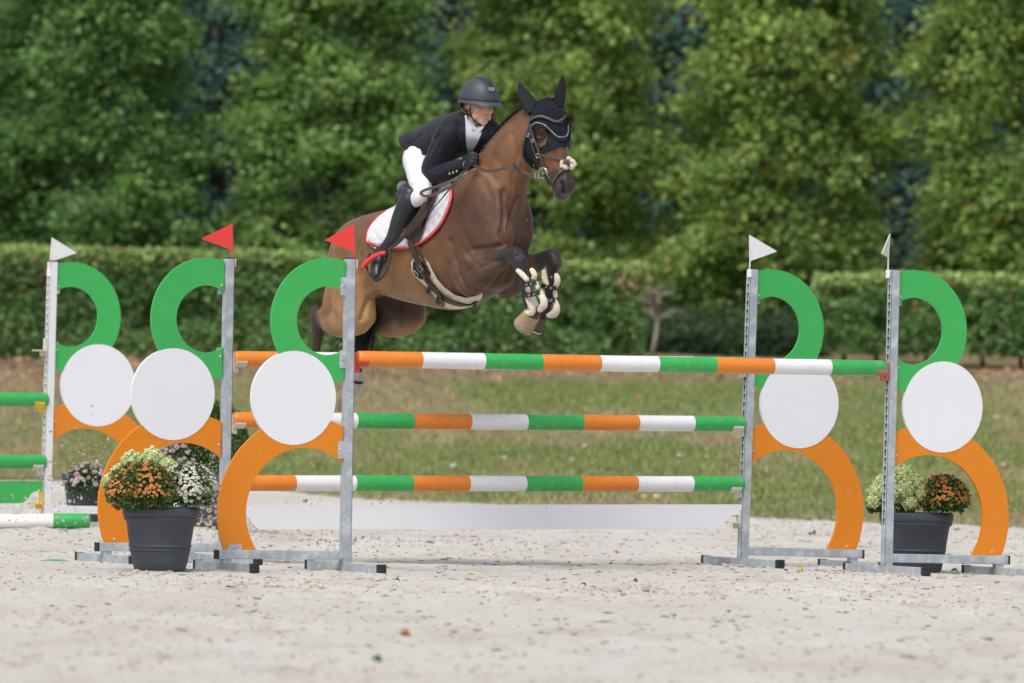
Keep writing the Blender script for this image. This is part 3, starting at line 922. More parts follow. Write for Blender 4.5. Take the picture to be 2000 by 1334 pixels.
def make_wing(name, base, side, label, steel, height=1.755, beam_z=.088, plates_front=True, lean=0.0, lean_v=0.0, panel_front=0.0, group='wings holding up the oxer', feet=(.94, .75), cup_list=()):
    """side -1: wing spreads to the left of its post, +1: to the right. Local x outward*side is handled by mirroring coordinates"""
    root = empty(name, base, A_, label, 'jump wing', group)
    root.rotation_euler = Matrix.Rotation(A_, 3, 'Z').to_euler()
    root.scale = (1, 1, 1.012)
    S = side
    # rotate for lean about local y
    root.rotation_euler = (Matrix.Rotation(A_, 4, 'Z') @ Matrix.Rotation(lean, 4, 'Y')).to_euler()
    h = POST/2
    def sx(a, b): return (min(a*S, b*S), max(a*S, b*S))
    # post: hollow square tube; the inner face (towards the poles) carries the keyholes
    bm = bmesh.new()
    z0 = .045
    fx = -S*h         # inner face x
    outer = [(-h, z0), (h, z0), (h, height), (-h, height)]
    kh = [keyhole(0, z) for z in np.arange(.30, height-.09, .05)]
    ov, of = cdt_region(outer, kh)
    vs = [bm.verts.new((fx, v[0], v[1])) for v in ov]
    for f in of:
        try: bm.faces.new([vs[i] for i in f])
        except ValueError: pass
    bmesh.ops.recalc_face_normals(bm, faces=bm.faces[:])
    for f in bm.faces:
        f.normal_update()
        if f.normal.x*-S < 0: f.normal_flip()
    # hole walls
    for hpoly in kh:
        k = len(hpoly)
        a = [bm.verts.new((fx, p[0], p[1])) for p in hpoly]; b = [bm.verts.new((fx+S*.003, p[0], p[1])) for p in hpoly]
        for i in range(k): bm.faces.new((a[i], a[(i+1) % k], b[(i+1) % k], b[i])).material_index = 1
    t = .003
    add_box(bm, (*[sx(-h+.0035, h)[0]], -h, z0), (sx(-h+.0035, h)[1], -h+t, height))
    add_box(bm, (sx(-h+.0035, h)[0], h-t, z0), (sx(-h+.0035, h)[1], h, height))
    add_box(bm, (sx(h-t, h)[0], -h+t+.0005, z0), (sx(h-t, h)[1], h-t-.0005, height))
    # dark core so that the inside of the tube reads as a hollow
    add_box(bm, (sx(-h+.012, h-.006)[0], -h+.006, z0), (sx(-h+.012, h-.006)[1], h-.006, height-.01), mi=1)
    bm_obj('post', bm, [steel, GALV_IN], root)
    bm = bmesh.new()
    add_box(bm, (-h-.001, -h-.001, height), (h+.001, h+.001, height+.007), bevel=.002)
    bm_obj('post_cap', bm, BLACK_PL, root)
    bm = bmesh.new()
    x0, x1 = sx(h+.001, .80)
    add_box(bm, (x0, -.025, beam_z-.025), (x1, .025, beam_z+.025), bevel=.004)
    bm_obj('base_beam', bm, steel, root)
    bm = bmesh.new(); x0, x1 = sx(.80, .812); add_box(bm, (x0, -.026, beam_z-.026), (x1, .026, beam_z+.026), bevel=.002)
    bm_obj('beam_end_cap', bm, BLACK_PL, root)
    for sc, ln, ctr in ((0, feet[0], 0.0), (.745, feet[1], 0.0)):
        bm = bmesh.new()
        add_box(bm, (sc*S-.024, -ln/2+ctr, -.004), (sc*S+.024, ln/2+ctr, .045), bevel=.003)
        if sc:   # stub between foot and beam
            add_box(bm, (sc*S-.026, -.02, .045), (sc*S+.026, .02, beam_z-.024))
        ft = bm_obj('foot', bm, steel, root)
        for e in (-1, 1):
            bm = bmesh.new()
            y0, y1 = sorted((e*(ln/2), e*(ln/2+.028)))
            # rubber cap over the end
            add_box(bm, (sc*S-.026, y0+ctr, -.005), (sc*S+.026, y1+ctr, .048), bevel=.003)
            bm_obj('rubber_cap', bm, BLACK_PL, ft)
    # panels
    yo = panel_front
    def pan(nm, poly, y0, y1, m):
        bm = bmesh.new()
        prism(bm, [(p[0]*S, p[1]+dz) for p in poly], y0, y1, bevel=.0015)
        bmesh.ops.recalc_face_normals(bm, faces=bm.faces[:])
        bmesh.ops.triangulate(bm, faces=[f for f in bm.faces if len(f.verts) > 4])
        return bm_obj(nm, bm, m, root)
    dz = (height-1.755)
    pan('green_panel', G_OUT, -.009+yo, .009+yo, GREEN)
    pan('orange_panel', [(p[0], p[1]+(beam_z-.088 if p[1] < .12 else 0)-dz*0) for p in O_OUT], -.009+yo, .009+yo, ORANGE)
    pan('white_disc', circ(DC, DR, 0, 357, 119), -.011+yo, .011+yo, WHITE)
    # brackets and bolts
    for nm, (s, z) in (('u', (.052, 1.60)), ('m', (.052, 1.19)), ('l', (.052, .68))):
        if z < 1: zz = z+.0
        else: zz = z+dz
        bm = bmesh.new()
        yb = -.0135+yo if plates_front else .0095+yo
        x0, x1 = sx(.018, .062)
        add_box(bm, (x0, yb, zz-.05), (x1, yb+.004, zz+.05), bevel=.0015)
        br = bm_obj('bracket', bm, steel, root)
        bm = bmesh.new()
        r = bmesh.ops.create_uvsphere(bm, u_segments=12, v_segments=6, radius=.0085)
        bmesh.ops.transform(bm, matrix=Matrix.Translation((S*.046, (-.014 if plates_front else -.0095)+yo, zz)) @ Matrix.Diagonal((1, .5, 1, 1)), verts=bm.verts[:])
        bm_obj('bolt', bm, BOLT, br, smooth=True)
    bm = bmesh.new()
    yb = -.0135+yo if plates_front else .0095+yo
    x0, x1 = sx(.655, .74)
    add_box(bm, (x0, yb, beam_z+.025), (x1, yb+.004, beam_z+.058), bevel=.0015)
    br = bm_obj('bracket', bm, steel, root)
    bm = bmesh.new()
    bmesh.ops.create_uvsphere(bm, u_segments=12, v_segments=6, radius=.0085)
    bmesh.ops.transform(bm, matrix=Matrix.Translation((S*.70, (-.014 if plates_front else -.0095)+yo, beam_z+.042)) @ Matrix.Diagonal((1, .5, 1, 1)), verts=bm.verts[:])
    bm_obj('bolt', bm, BOLT, br, smooth=True)
    # cups on the inner face: (height of pole centre, radius/kind, material)
    for (zc, kind, m) in cup_list:
        bm = bmesh.new()
        xi = -S*(h+.001)
        x0, x1 = sorted((xi, xi-S*.016))
        zt = zc-.052
        add_box(bm, (x0, -.020, zt-.035), (x1, .020, zt+.075), bevel=.004)
        # curved tray
        n = 9; top = []; bot = []
        ln0, ln1 = .016, .085
        for i in range(n):
            w = math.radians(-62+124*i/(n-1))
            if kind == 'flat': y = -.036+.072*i/(n-1); zz_ = zt
            else: y = .052*math.sin(w); zz_ = zt+.052*(1-math.cos(w))
            top.append((y, zz_)); bot.append((y, zz_-.009))
        vv = []
        for X in (xi-S*ln0*.9, xi-S*ln1):
            vv.append([bm.verts.new((X, p[0], p[1])) for p in top]+[bm.verts.new((X, p[0], p[1])) for p in reversed(bot)])
        k = len(vv[0])
        for i in range(k):
            j = (i+1) % k
            bm.faces.new((vv[0][i], vv[0][j], vv[1][j], vv[1][i]))
        bm.faces.new(vv[1]); bm.faces.new(list(reversed(vv[0])))
        # web under the tray
        xa, xb = sorted((xi-S*.016, xi-S*.042))
        add_box(bm, (xa, -.011, zt-.040), (xb, .011, zt-.006), bevel=.003)
        bmesh.ops.recalc_face_normals(bm, faces=bm.faces[:])
        bm_obj('pole_cup', bm, m if not isinstance(m, tuple) else m[0], root)
    return root

def pole(name, pa, pb, colors, widths, label, r=.0465, group='striped jump poles', cat='jump pole'):
    """a straight pole from pa to pb with painted bands"""
    pa = Vector(pa); pb = Vector(pb)
    d = pb-pa; Ln = d.length
    mid = (pa+pb)/2
    rot = d.to_track_quat('X', 'Z')
    bm = bmesh.new()
    n = 28
    st = []; x = -Ln/2
    tot = sum(widths)
    bounds = [0]
    for w in widths: bounds.append(bounds[-1]+w/tot*Ln)
    rings = [(0, r*.80, 0), (.004, r*.93, 0), (.012, r, 0)]
    for i in range(1, len(bounds)-1):
        rings.append((bounds[i]-.0005, r, i-1)); rings.append((bounds[i]+.0005, r*1.0, i))
    rings += [(Ln-.012, r, len(colors)-1), (Ln-.004, r*.93, len(colors)-1), (Ln, r*.80, len(colors)-1)]
    prev = None
    slots = {'o': 0, 'w': 1, 'g': 2}
    for (xx, rr, seg) in rings:
        cur = [bm.verts.new((xx-Ln/2, rr*math.cos(2*math.pi*k/n), rr*math.sin(2*math.pi*k/n))) for k in range(n)]
        if prev:
            for k in range(n):
                f = bm.faces.new((prev[k], prev[(k+1) % n], cur[(k+1) % n], cur[k])); f.material_index = slots[colors[pseg]]
        else:
            f = bm.faces.new(list(reversed(cur))); f.material_index = slots[colors[0]]
        prev = cur; pseg = seg
    f = bm.faces.new(prev); f.material_index = slots[colors[-1]]
    bmesh.ops.recalc_face_normals(bm, faces=bm.faces[:])
    o = bm_obj(name, bm, [P_ORANGE, P_WHITE, P_GREEN], None, smooth=True, angle=50)
    o.location = mid; o.rotation_euler = rot.to_euler()
    tag(o, label, cat, group)
    return o

def plane_z(px, py, p0): return plane_pt(px, py, p0).z
# pole end points from the picture, on the front and rear plane of the spread fence
fa = plane_pt(697.5, 701, FL); fb = plane_pt(1726.5, 719.5, FL)
pole('striped_pole', fa, fb, 'owgowgowg', [1.06, 1.06, .98, 1, 1, 1, 1, 1, .97], 'topmost striped pole resting on red cups, in front of the horse', group='striped poles of the oxer')
ra = plane_pt(456, 701, BL); rb = plane_pt(1456, 712.5, BL)
pole('striped_pole', ra, rb, 'owgowgowg', [1.08, 1.0, 1, 1, 1, 1, 1, 1, .95], 'rear top striped pole nearly hidden behind the front one, showing its orange end', group='striped poles of the oxer')
r2a = plane_pt(454, 820, BL); r2b = plane_pt(1453, 828, BL)
pole('striped_pole', r2a, r2b, 'owgowgowg', [1.13, 1.01, 1, 1.01, 1, 1, 1, 1, .94], 'middle striped pole between the top poles and the lowest pole', group='striped poles of the oxer')
r3a = plane_pt(450, 943.5, BL); r3b = plane_pt(1450, 945.5, BL)
pole('striped_pole', r3a, r3b, 'owgowgowg', [1.10, 1.05, 1, 1, 1, 1, 1, 1, .93], 'lowest striped pole just above the white plank', group='striped poles of the oxer')

pla = plane_pt(452, 986, BL); plb = plane_pt(1452, 985, BL)
def plank(name, pa, pb, hgt, m, label, notch=True, joints=(), t=.012):
    d = pb-pa; Ln = d.length; mid = (pa+pb)/2
    rot = Vector((d.x, d.y, d.z)).to_track_quat('X', 'Z')
    def cutend(sgn):
        p = [(0, 0)]
        return p
    root = empty(name, mid, 0, label, 'plank')
    root.rotation_euler = rot.to_euler()
    c = .17; hh = hgt
    def side(s):      # from top corner to bottom, s=+1 right end
        q = [(s*Ln/2, 0), (s*Ln/2, -.062)]
        for i in range(1, 7):
            a = math.radians(90*i/6)
            q.append((s*(Ln/2-.062-.062*math.sin(a)+0*.01), -.062-.045*(1-math.cos(a))))
        q.append((s*(Ln/2-.172), -hh))
        return q
    R = side(1); Lf = side(-1)
    cuts = [-Ln/2]+[j for j in joints]+[Ln/2]
    poly = R+list(reversed(Lf))
    for i in range(len(cuts)-1):
        pl = poly
        if i > 0: pl = clip_half(pl, 1, 0, cuts[i]+.0003)
        if i < len(cuts)-2: pl = clip_half(pl, -1, 0, -(cuts[i+1]-.0003))
        bm = bmesh.new(); prism(bm, pl, -t, t, bevel=.002)
        bmesh.ops.recalc_face_normals(bm, faces=bm.faces[:])
        bmesh.ops.triangulate(bm, faces=[f for f in bm.faces if len(f.verts) > 4])
        bm_obj('board', bm, m, root)
    return root
jx = (plane_pt(1066, 1000, BL)-(pla+plb)/2).dot(U)
plank('white_plank', pla, plb, .146, WHITE, 'long white plank with notched ends hanging below the striped poles', joints=(jx,))

make_wing('jump_wing', FL, -1, 'grey post wing in front of the horse hindquarters, nearest left wing with its red flag', GALV, height=1.755, plates_front=True, lean=-.0005,
          cup_list=((fa.z, 'c', RED_PL),))
make_wing('jump_wing', BL, -1, 'left wing standing behind the charcoal pot of orange and white flowers', GALV, height=1.755, plates_front=False, lean=.002,
          cup_list=((ra.z, 'c', BEIGE_PL), (r2a.z, 'c', BEIGE_PL), (r3a.z, 'c', BEIGE_PL), (pla.z-.058, 'flat', BEIGE_PL)))
make_wing('jump_wing', FR, 1, 'rightmost wing in front of the pot of green hydrangeas, with its white flag edge on', GALV, height=1.755, plates_front=False, lean=.010, panel_front=.0,
          cup_list=((fb.z, 'c', FADED_RED),))
make_wing('jump_wing', BR, 1, 'right wing with beige cups where the lower poles and white plank end', GALV, height=1.755, plates_front=False, lean=.020,
          cup_list=((rb.z, 'c', BEIGE_PL), (r2b.z, 'c', BEIGE_PL), (r3b.z, 'c', BEIGE_PL), (plb.z-.058, 'flat', BEIGE_PL)))
# neighbouring fence at the left edge
wz = lambda py, px=88: plane_pt(px, py, FW).z-FW.z
make_wing('jump_wing', FW, 1, 'white post wing of the neighbouring fence at the left edge, with its white flag', WHITE_METAL, height=1.705, beam_z=.115, plates_front=False, lean=.012,
          group='wings of the neighbouring fence', feet=(.9, .6), cup_list=((wz(672), 'flat', BEIGE_PL), (wz(781), 'c', YELLOW_PL), (wz(902), 'c', BEIGE_PL), (wz(968), 'flat', YELLOW_PL)))
pole('green_pole', plane_pt(-400, 778, FW), plane_pt(92, 781, FW), 'gwg', [1, 1, 2.4], 'upper green pole end on a yellow cup at the left edge', group='poles of the neighbouring fence')
pole('green_pole', plane_pt(-400, 900, FW), plane_pt(88, 902, FW), 'gwg', [1, 1, 2.4], 'second green pole down at the left edge, on a beige cup', group='poles of the neighbouring fence')
plank('green_plank', plane_pt(-450, 941, FW), plane_pt(90, 940, FW), .142, GREEN, 'green plank with a notched end under the green poles at the left edge')
g0 = at(-300, 1021, 62.9); g1 = at(176, 1017, 63.05)
pole('ground_pole', g0, g1, 'ogwg', [2, 2, 2.2, 1.12], 'white and green pole lying low on the sand at the left edge', group='poles of the neighbouring fence', r=.047)

# ------------------------------------------------------------------ flags
def flag(pts, stem_bottom, depth, m, label, group, yaw=None, holder_m=FLAG_WHITE, tipdepth=0.0):
    """pts: top of stem, tip, lower corner (pixels)"""
    top = at(*pts[0], depth); tip = at(*pts[1], depth+tipdepth); low = at(*pts[2], depth)
    sb = at(*stem_bottom, depth)
    root = empty('flag', sb, 0, label, 'flag', group)
    o = Vector(sb)
    a, b, c = top-o, tip-o, low-o
    nrm = (b-a).cross(c-a).normalized()*.0022
    # rounded tip
    def lerp(p, q, t): return p+(q-p)*t
    poly = [a, lerp(a, b, .93), lerp(lerp(a, b, .985), lerp(c, b, .985), .35), lerp(lerp(a, b, .985), lerp(c, b, .985), .7), lerp(c, b, .93), c]
    bm = bmesh.new()
    v0 = [bm.verts.new(p-nrm) for p in poly]; v1 = [bm.verts.new(p+nrm) for p in poly]
    bm.faces.new(v0); bm.faces.new(list(reversed(v1)))
    for i in range(len(poly)):
        j = (i+1) % len(poly); bm.faces.new((v0[j], v0[i], v1[i], v1[j]))
    bmesh.ops.recalc_face_normals(bm, faces=bm.faces[:])
    bm_obj('pennant', bm, m, root)
    bm = bmesh.new()
    add_tube(bm, [Vector((0, 0, -.03)), c+(c-a)*.0, a], [.0048, .0045, .004], 10)
    bm_obj('stem', bm, m, root, smooth=True, angle=40)
    bm = bmesh.new()
    add_box(bm, (-.013, -.014, -.045), (.013, .014, .002), bevel=.003)
    bm_obj('holder', bm, holder_m, root)
    return root
flag([(690, 438), (634, 469), (692, 491)], (694.5, 508), FL.y+.02, FLAG_RED, 'red pennant on the wing in front of the horse hindquarters', 'red flags on the left posts', tipdepth=-.06)
flag([(453, 437), (393, 466), (454, 489)], (457, 506), BL.y+.02, FLAG_RED, 'red pennant on the rear left wing, with open trees behind it', 'red flags on the left posts', tipdepth=-.06)
flag([(1464, 459), (1518, 491), (1465, 510)], (1463.5, 527), BR.y-.01, FLAG_WHITE, 'white pennant pointing right on the rear right wing', 'white flags on the right posts', tipdepth=.07)
flag([(1738, 457), (1722, 495), (1735, 503)], (1734.5, 528), FR.y-.01, FLAG_WHITE, 'white pennant seen nearly edge on above the rightmost wing', 'white flags on the right posts', tipdepth=-.16)
flag([(102, 464), (150, 494), (98, 512)], (95.5, 527), FW.y-.01, FLAG_WHITE, 'white pennant on the white post at the left edge', 'white flags on the right posts', tipdepth=.07)

# ------------------------------------------------------------------ pots and flowers
PETAL_O = pm('orange_petals', (.74, .30, .11), rough=.7, var=.25, vs=25)
PETAL_OY = pm('orange_flower_eye', (.62, .36, .05), rough=.7, var=.2, vs=25)
PETAL_W = pm('white_petals', (.80, .80, .76), rough=.7, var=.06, vs=25)
PETAL_Y = pm('yellow_bud', (.62, .48, .06), rough=.7, var=.2, vs=25)
PETAL_P = pm('pink_petals', (.70, .54, .62), rough=.7, var=.15, vs=25)
HYD = pm('hydrangea_petals', (0, 0, 0), rough=.7, spec=.2, var=0, attr=True, trans=.2)
MUM_LEAF = pm('mum_leaf', (0, 0, 0), rough=.55, spec=.35, var=0, attr=True, trans=.12)
STEMM = pm('green_stem', (.10, .13, .035), rough=.7, var=.2)

def flower_mesh(m_petal, m_eye, np_=13, layers=3, eye=.22):
    bm = bmesh.new()
    for L_ in range(layers):
        rr = 1-.26*L_; zt = .05+.30*L_
        for k in range(np_):
            a = 2*math.pi*(k+.5*L_)/np_; w = math.pi/np_*.95
            p = [Vector((.18*math.cos(a), .18*math.sin(a), .1+.1*L_)), Vector((rr*.75*math.cos(a-w), rr*.75*math.sin(a-w), zt)),
                 Vector((rr*math.cos(a), rr*math.sin(a), zt*.8)), Vector((rr*.75*math.cos(a+w), rr*.75*math.sin(a+w), zt))]
            bm.faces.new([bm.verts.new(q) for q in p])
    r = bmesh.ops.create_icosphere(bm, subdivisions=1, radius=eye)
    for v in r['verts']: v.co.z = v.co.z*.7+.62
    for f in {f for v in r['verts'] for f in v.link_faces}: f.material_index = 1
    me = bpy.data.meshes.new('flower'); bm.to_mesh(me); bm.free()
    me.materials.append(m_petal); me.materials.append(m_eye)
    return me
FM_O = flower_mesh(PETAL_O, PETAL_OY); FM_W = flower_mesh(PETAL_W, PETAL_Y); FM_P = flower_mesh(PETAL_P, PETAL_Y)
def bud_mesh(m):
    bm = bmesh.new(); bmesh.ops.create_icosphere(bm, subdivisions=1, radius=1)
    me = bpy.data.meshes.new('bud'); bm.to_mesh(me); bm.free(); me.materials.append(m); return me

def make_pot(loc, label, group, s=1.0, H=.36, Rt=.215, Rb=.142):
    root = empty('flower_pot', loc, random.uniform(0, 1), label, 'flower pot', group)
    pr = [(0, 0), (Rb-.008, 0), (Rb, .006), (Rb+.012, .04), (Rb+.026, .112), (Rb+.031, .115), (Rb+.031, .124), (Rb+.028, .127), (Rb+.030, .134), (Rb+.035, .137), (Rb+.035, .145), (Rb+.032, .149),
          (Rt-.022, H-.085), (Rt-.008, H-.072), (Rt-.006, H-.062), (Rt-.010, H-.056), (Rt-.004, H-.050), (Rt, H-.040), (Rt+.001, H-.012), (Rt-.006, H-.003), (Rt-.014, H), (Rt-.030, H-.004), (Rt-.034, H-.02), (Rt-.045, H-.06)]
    n = 64; V = []; F = []
    for (r, z) in pr:
        for k in range(n):
            a = 2*math.pi*k/n; w = 1+.004*math.sin(3*a+z*9)
            V.append((r*w*math.cos(a)*s, r*w*math.sin(a)*s, z*s))
    for i in range(len(pr)-1):
        for k in range(n):
            F.append((i*n+k, i*n+(k+1) % n, (i+1)*n+(k+1) % n, (i+1)*n+k))
    me = mesh_from(V, F); me.set_sharp_from_angle(angle=math.radians(40))
    link_mesh('pot_wall', me, POT, root)
    bm = bmesh.new()
    bmesh.ops.create_circle(bm, cap_ends=True, radius=(Rt-.04)*s, segments=32)
    for v in bm.verts: v.co.z = (H-.05)*s
    bm_obj('soil', bm, SOIL, root)
    return root

def mum_bush(c, r, zc, seed, kind, label, nleaf=2600, nfl=70, flower_scale=(.013, .019), view_dir=None, fl_top=.25, mat=None, group=None, squash=.8, bud=0):
    """a dome of small leaves with flower heads on it; c world base point"""
    R = np.random.default_rng(seed)
    name = {'o': 'orange_chrysanthemum', 'w': 'white_chrysanthemum', 'p': 'pink_chrysanthemum', 'n': 'box_shrub'}[kind]
    root = empty(name, c, 0, label, 'flowering plant' if kind != 'n' else 'shrub', group)
    n = nleaf
    d = unit(R.normal(0, 1, (n, 3)) + np.array([0, -.15, .1])); d[:, 2] = np.where(d[:, 2] < -.55, -d[:, 2], d[:, 2])
    rad = r*(.45+.55*R.random(n)**.5)*(1+.10*np.sin(5*np.arctan2(d[:, 1], d[:, 0])+seed)*1)
    P = d*rad[:, None]*np.array([1, 1, squash])+np.array([0, 0, zc])
    P[:, :2] *= (1-.35*smooth01((zc-P[:, 2])/(r*squash)))[:, None]
    T = unit(d+R.normal(0, .5, (n, 3))+np.array([0, 0, .25])); Nn = unit(R.normal(0, .5, (n, 3))+np.array([0, 0, .8])+d*.6)
    L = R.uniform(.013, .028, n)
    V, F = leaf_quads(P, Nn, T, L, L*.62, .15)
    k = R.random(n)[:, None]
    ca, cb = (np.array([.045, .105, .032]), np.array([.13, .22, .06]))
    if kind == 'n': ca, cb = np.array([.03, .085, .012]), np.array([.10, .19, .03])
    col = (ca*(1-k)+cb*k)*R.uniform(.7, 1.3, (n, 1))
    o = link_mesh('leaves', np_mesh(V, F, color=np.repeat(col, 4, 0), smooth=False), MUM_LEAF, root); o['kind'] = 'stuff'
    bm = bmesh.new()
    for q in range(16):
        a = R.uniform(0, 6.28); rr = r*.5*R.random()
        add_tube(bm, [(0, 0, 0), (math.cos(a)*rr*.5, math.sin(a)*rr*.5, zc*.5), (math.cos(a)*rr, math.sin(a)*rr, zc)], [.004, .003, .002], 5)
    o = bm_obj('stems', bm, STEMM, root); o['kind'] = 'stuff'
    if kind == 'n': return root
    me = {'o': FM_O, 'w': FM_W, 'p': FM_P}[kind]
    cnt = 0; tries = 0; placed = []
    while cnt < nfl and tries < 20000:
        tries += 1
        d = Vector(unit(R.normal(0, 1, 3)))
        if d.y > .55 or d.z < -fl_top*R.random()-.02: continue
        p = Vector((d.x*r, d.y*r, d.z*r*squash+zc))*1.0
        if p.z < zc: p.x *= 1-.35*min(1, (zc-p.z)/(r*squash)); p.y *= 1-.35*min(1, (zc-p.z)/(r*squash))
        if any((p-q).length < flower_scale[0]*1.45 for q in placed): continue
        placed.append(p)
        f = bpy.data.objects.new('flower', me); COL.objects.link(f); f.parent = root
        f.location = p*1.0+Vector((0, 0, .004))+d*.006
        dirn = (d*.8+Vector((0, 0, .5))+Vector(R.normal(0, .15, 3))).normalized()
        f.rotation_euler = dirn.to_track_quat('Z', 'Y').to_euler()
        sc = R.uniform(*flower_scale); f.scale = (sc, sc, sc)
        cnt += 1
    if bud:
        n = bud
        d = unit(R.normal(0, 1, (n, 3))); d[:, 2] = np.abs(d[:, 2])*.9-.25*R.random(n); d[:, 1] = -np.abs(d[:, 1])
        d = unit(d)
        P = d*r*1.0*np.array([1, 1, squash])+np.array([0, 0, zc])
        V, F = blobs(P, np.full((n, 3), .0042)*R.uniform(.8, 1.3, (n, 1)), .1)
        o = link_mesh('buds', np_mesh(V, F), PETAL_Y, root); o['kind'] = 'stuff'
    return root

def hydrangea(c, heads, seed, label, group=None, leaves=True):
    """heads: (dx, dy, dz, r)"""
    R = np.random.default_rng(seed)
    root = empty('green_hydrangea', c, 0, label, 'flowering plant', group)
    for (dx, dy, dz, r) in heads:
        n = int(9000*r*4)
        d = unit(R.normal(0, 1, (n, 3)))
        cone = 1-.25*np.clip(d[:, 2], 0, 1)
        P = d*(r*(.75+.3*R.random(n))*(1+.14*np.sin(d[:, 0]*9+seed)*np.sin(d[:, 2]*8)))[:, None]*np.array([1, 1, .95])
        Nn = unit(d+R.normal(0, .35, (n, 3))); T = unit(np.cross(Nn, R.normal(0, 1, (n, 3))))
        L = R.uniform(.010, .017, n)
        V, F = leaf_quads(P-T*L[:, None]*.5, Nn, T, L, L*.9, .1)
        k = R.random(n)[:, None]
        col = (np.array([.55, .66, .26])*(1-k)+np.array([.80, .86, .52])*k)*R.uniform(.75, 1.15, (n, 1))
        o = link_mesh('flower_head', np_mesh(V, F, color=np.repeat(col, 4, 0), smooth=False), HYD, root)
        o.location = (dx, dy, dz)
        bm = bmesh.new()
        add_tube(bm, [(-dx*.75, -dy*.75, -dz), (-dx*.2, 0, -dz*.4), (0, 0, -r*.4)], [.005, .004, .003], 6)
        bm_obj('stem', bm, STEMM, o)
    if leaves:
        for q in range(16):
            a = R.uniform(3.4, 6.1); rr = R.uniform(.03, .13)
            bm = bmesh.new()
            L = R.uniform(.05, .08); pts = []
            ws = [0, .6, 1, .85, .4, 0]
            vl = []; vr = []; vm = []
            for i, w in enumerate(ws):
                t = i/5
                vm.append(bm.verts.new((t*L, 0, -.25*L*t*t)))
                vl.append(bm.verts.new((t*L, w*L*.3, .02*L+.12*w*L-.25*L*t*t))); vr.append(bm.verts.new((t*L, -w*L*.3, .02*L+.12*w*L-.25*L*t*t)))
            for i in range(5):
                bm.faces.new((vm[i], vm[i+1], vl[i+1], vl[i])); bm.faces.new((vr[i], vr[i+1], vm[i+1], vm[i]))
            o = bm_obj('leaf', bm, HLEAF, root, smooth=True)
            o.location = (math.cos(a)*rr, math.sin(a)*rr*.8, R.uniform(.02, .11)); o.rotation_euler = (R.uniform(-.4, .4), R.uniform(-.7, .3), a+R.uniform(-.6, .6))
    return root
HLEAF = pm('hydrangea_leaf', (.06, .15, .03), rough=.5, var=.2, vs=20, trans=.15)

def gpt(px, py, y):
    p = at(px, py, y); return p
# near left pot
pc = at(312, 1108, 55.22); pc.z = gz(pc.x, pc.y)-.004
make_pot(pc, 'charcoal ribbed pot before the left wings, full of orange and white flowers', 'charcoal flower pots')
def rel(px, py, y, base): return at(px, py, y)
oc = at(279, 985, 55.10); mum_bush(oc, .192, .060, 11, 'o', 'orange chrysanthemum on the left side of the near left pot', nleaf=9000, nfl=190, flower_scale=(.0095, .0155), fl_top=.12, group='orange chrysanthemums', bud=150, squash=.85)
wc = at(366, 985, 55.20); mum_bush(wc, .160, .078, 12, 'w', 'white chrysanthemum spilling over the right side of the near left pot', nleaf=8000, nfl=270, flower_scale=(.011, .0165), fl_top=.45, bud=90, squash=.9)
hc = at(300, 985, 55.42)
def H_(px, py, r, dy=0.0):
    p = at(px, py, hc.y+dy)-hc; return (p.x, p.y, p.z, r)
hydrangea(hc, [H_(258, 902, .066), H_(298, 896, .068, .02), H_(324, 912, .055), H_(232, 922, .045, -.05), H_(345, 922, .05, .04), H_(214, 940, .045, -.12), H_(282, 915, .05)], 21, 'pale green hydrangea at the back of the near left pot, above the orange flowers', group='green hydrangeas', leaves=False)
# right pot
pc2 = at(1788, 1108, 57.95); pc2.z = gz(pc2.x, pc2.y)-.012
make_pot(pc2, 'charcoal ribbed pot half hidden behind the rightmost wing post', 'charcoal flower pots', s=1.02)
o2 = at(1842, 1000, 57.85); mum_bush(o2, .140, .072, 13, 'o', 'orange chrysanthemum on the right side of the pot by the rightmost wing', nleaf=7000, nfl=150, flower_scale=(.0095, .0155), fl_top=.3, group='orange chrysanthemums', bud=120, squash=.92)
hc = at(1775, 1000, 57.95)
hydrangea(hc, [H_(1765, 932, .078), H_(1736, 946, .060, -.03), H_(1794, 950, .070, -.05), H_(1712, 962, .055, -.05), H_(1724, 945, .055, .03), H_(1780, 982, .042, -.12), H_(1812, 950, .045, .04), H_(1706, 980, .038, -.1), H_(1750, 965, .055, -.06), H_(1805, 965, .05, -.14), H_(1770, 955, .06, -.10)], 22, 'large green hydrangea heads on the left side of the right pot', group='green hydrangeas')
w2 = at(1718, 1000, 58.05); mum_bush(w2, .075, .035, 14, 'w', 'small white chrysanthemum peeping out left of the rightmost post', nleaf=1500, nfl=16, flower_scale=(.012, .018), fl_top=.3, squash=1.0)
# pots with pink flowers further back
pc3 = at(176, 1024, 65.6); pc3.z = .055
make_pot(pc3, 'charcoal pot of pink flowers beside the white wing at the left', 'charcoal flower pots', s=.92)
p3 = at(172, 975, 65.5); mum_bush(p3, .150, .105, 15, 'p', 'pink chrysanthemum in the pot beside the white wing at the left', nleaf=3600, nfl=60, flower_scale=(.015, .024), group='pink chrysanthemums')
pc4 = at(400, 1034, 64.8); pc4.z = .05
make_pot(pc4, 'charcoal pot behind the left wings, glimpsed under the orange arch', 'charcoal flower pots', s=1.0)
p4 = at(342, 965, 64.9); mum_bush(p4, .150, .21, 16, 'p', 'pink chrysanthemum seen under the orange arch of the rear left wing', nleaf=3200, nfl=70, flower_scale=(.014, .022), group='pink chrysanthemums')
p5 = at(425, 1000, 64.9)
bs = mum_bush(p5, .21, .42, 17, 'n', 'tall leafy box shrub behind the rear left post', nleaf=9000, squash=1.35)
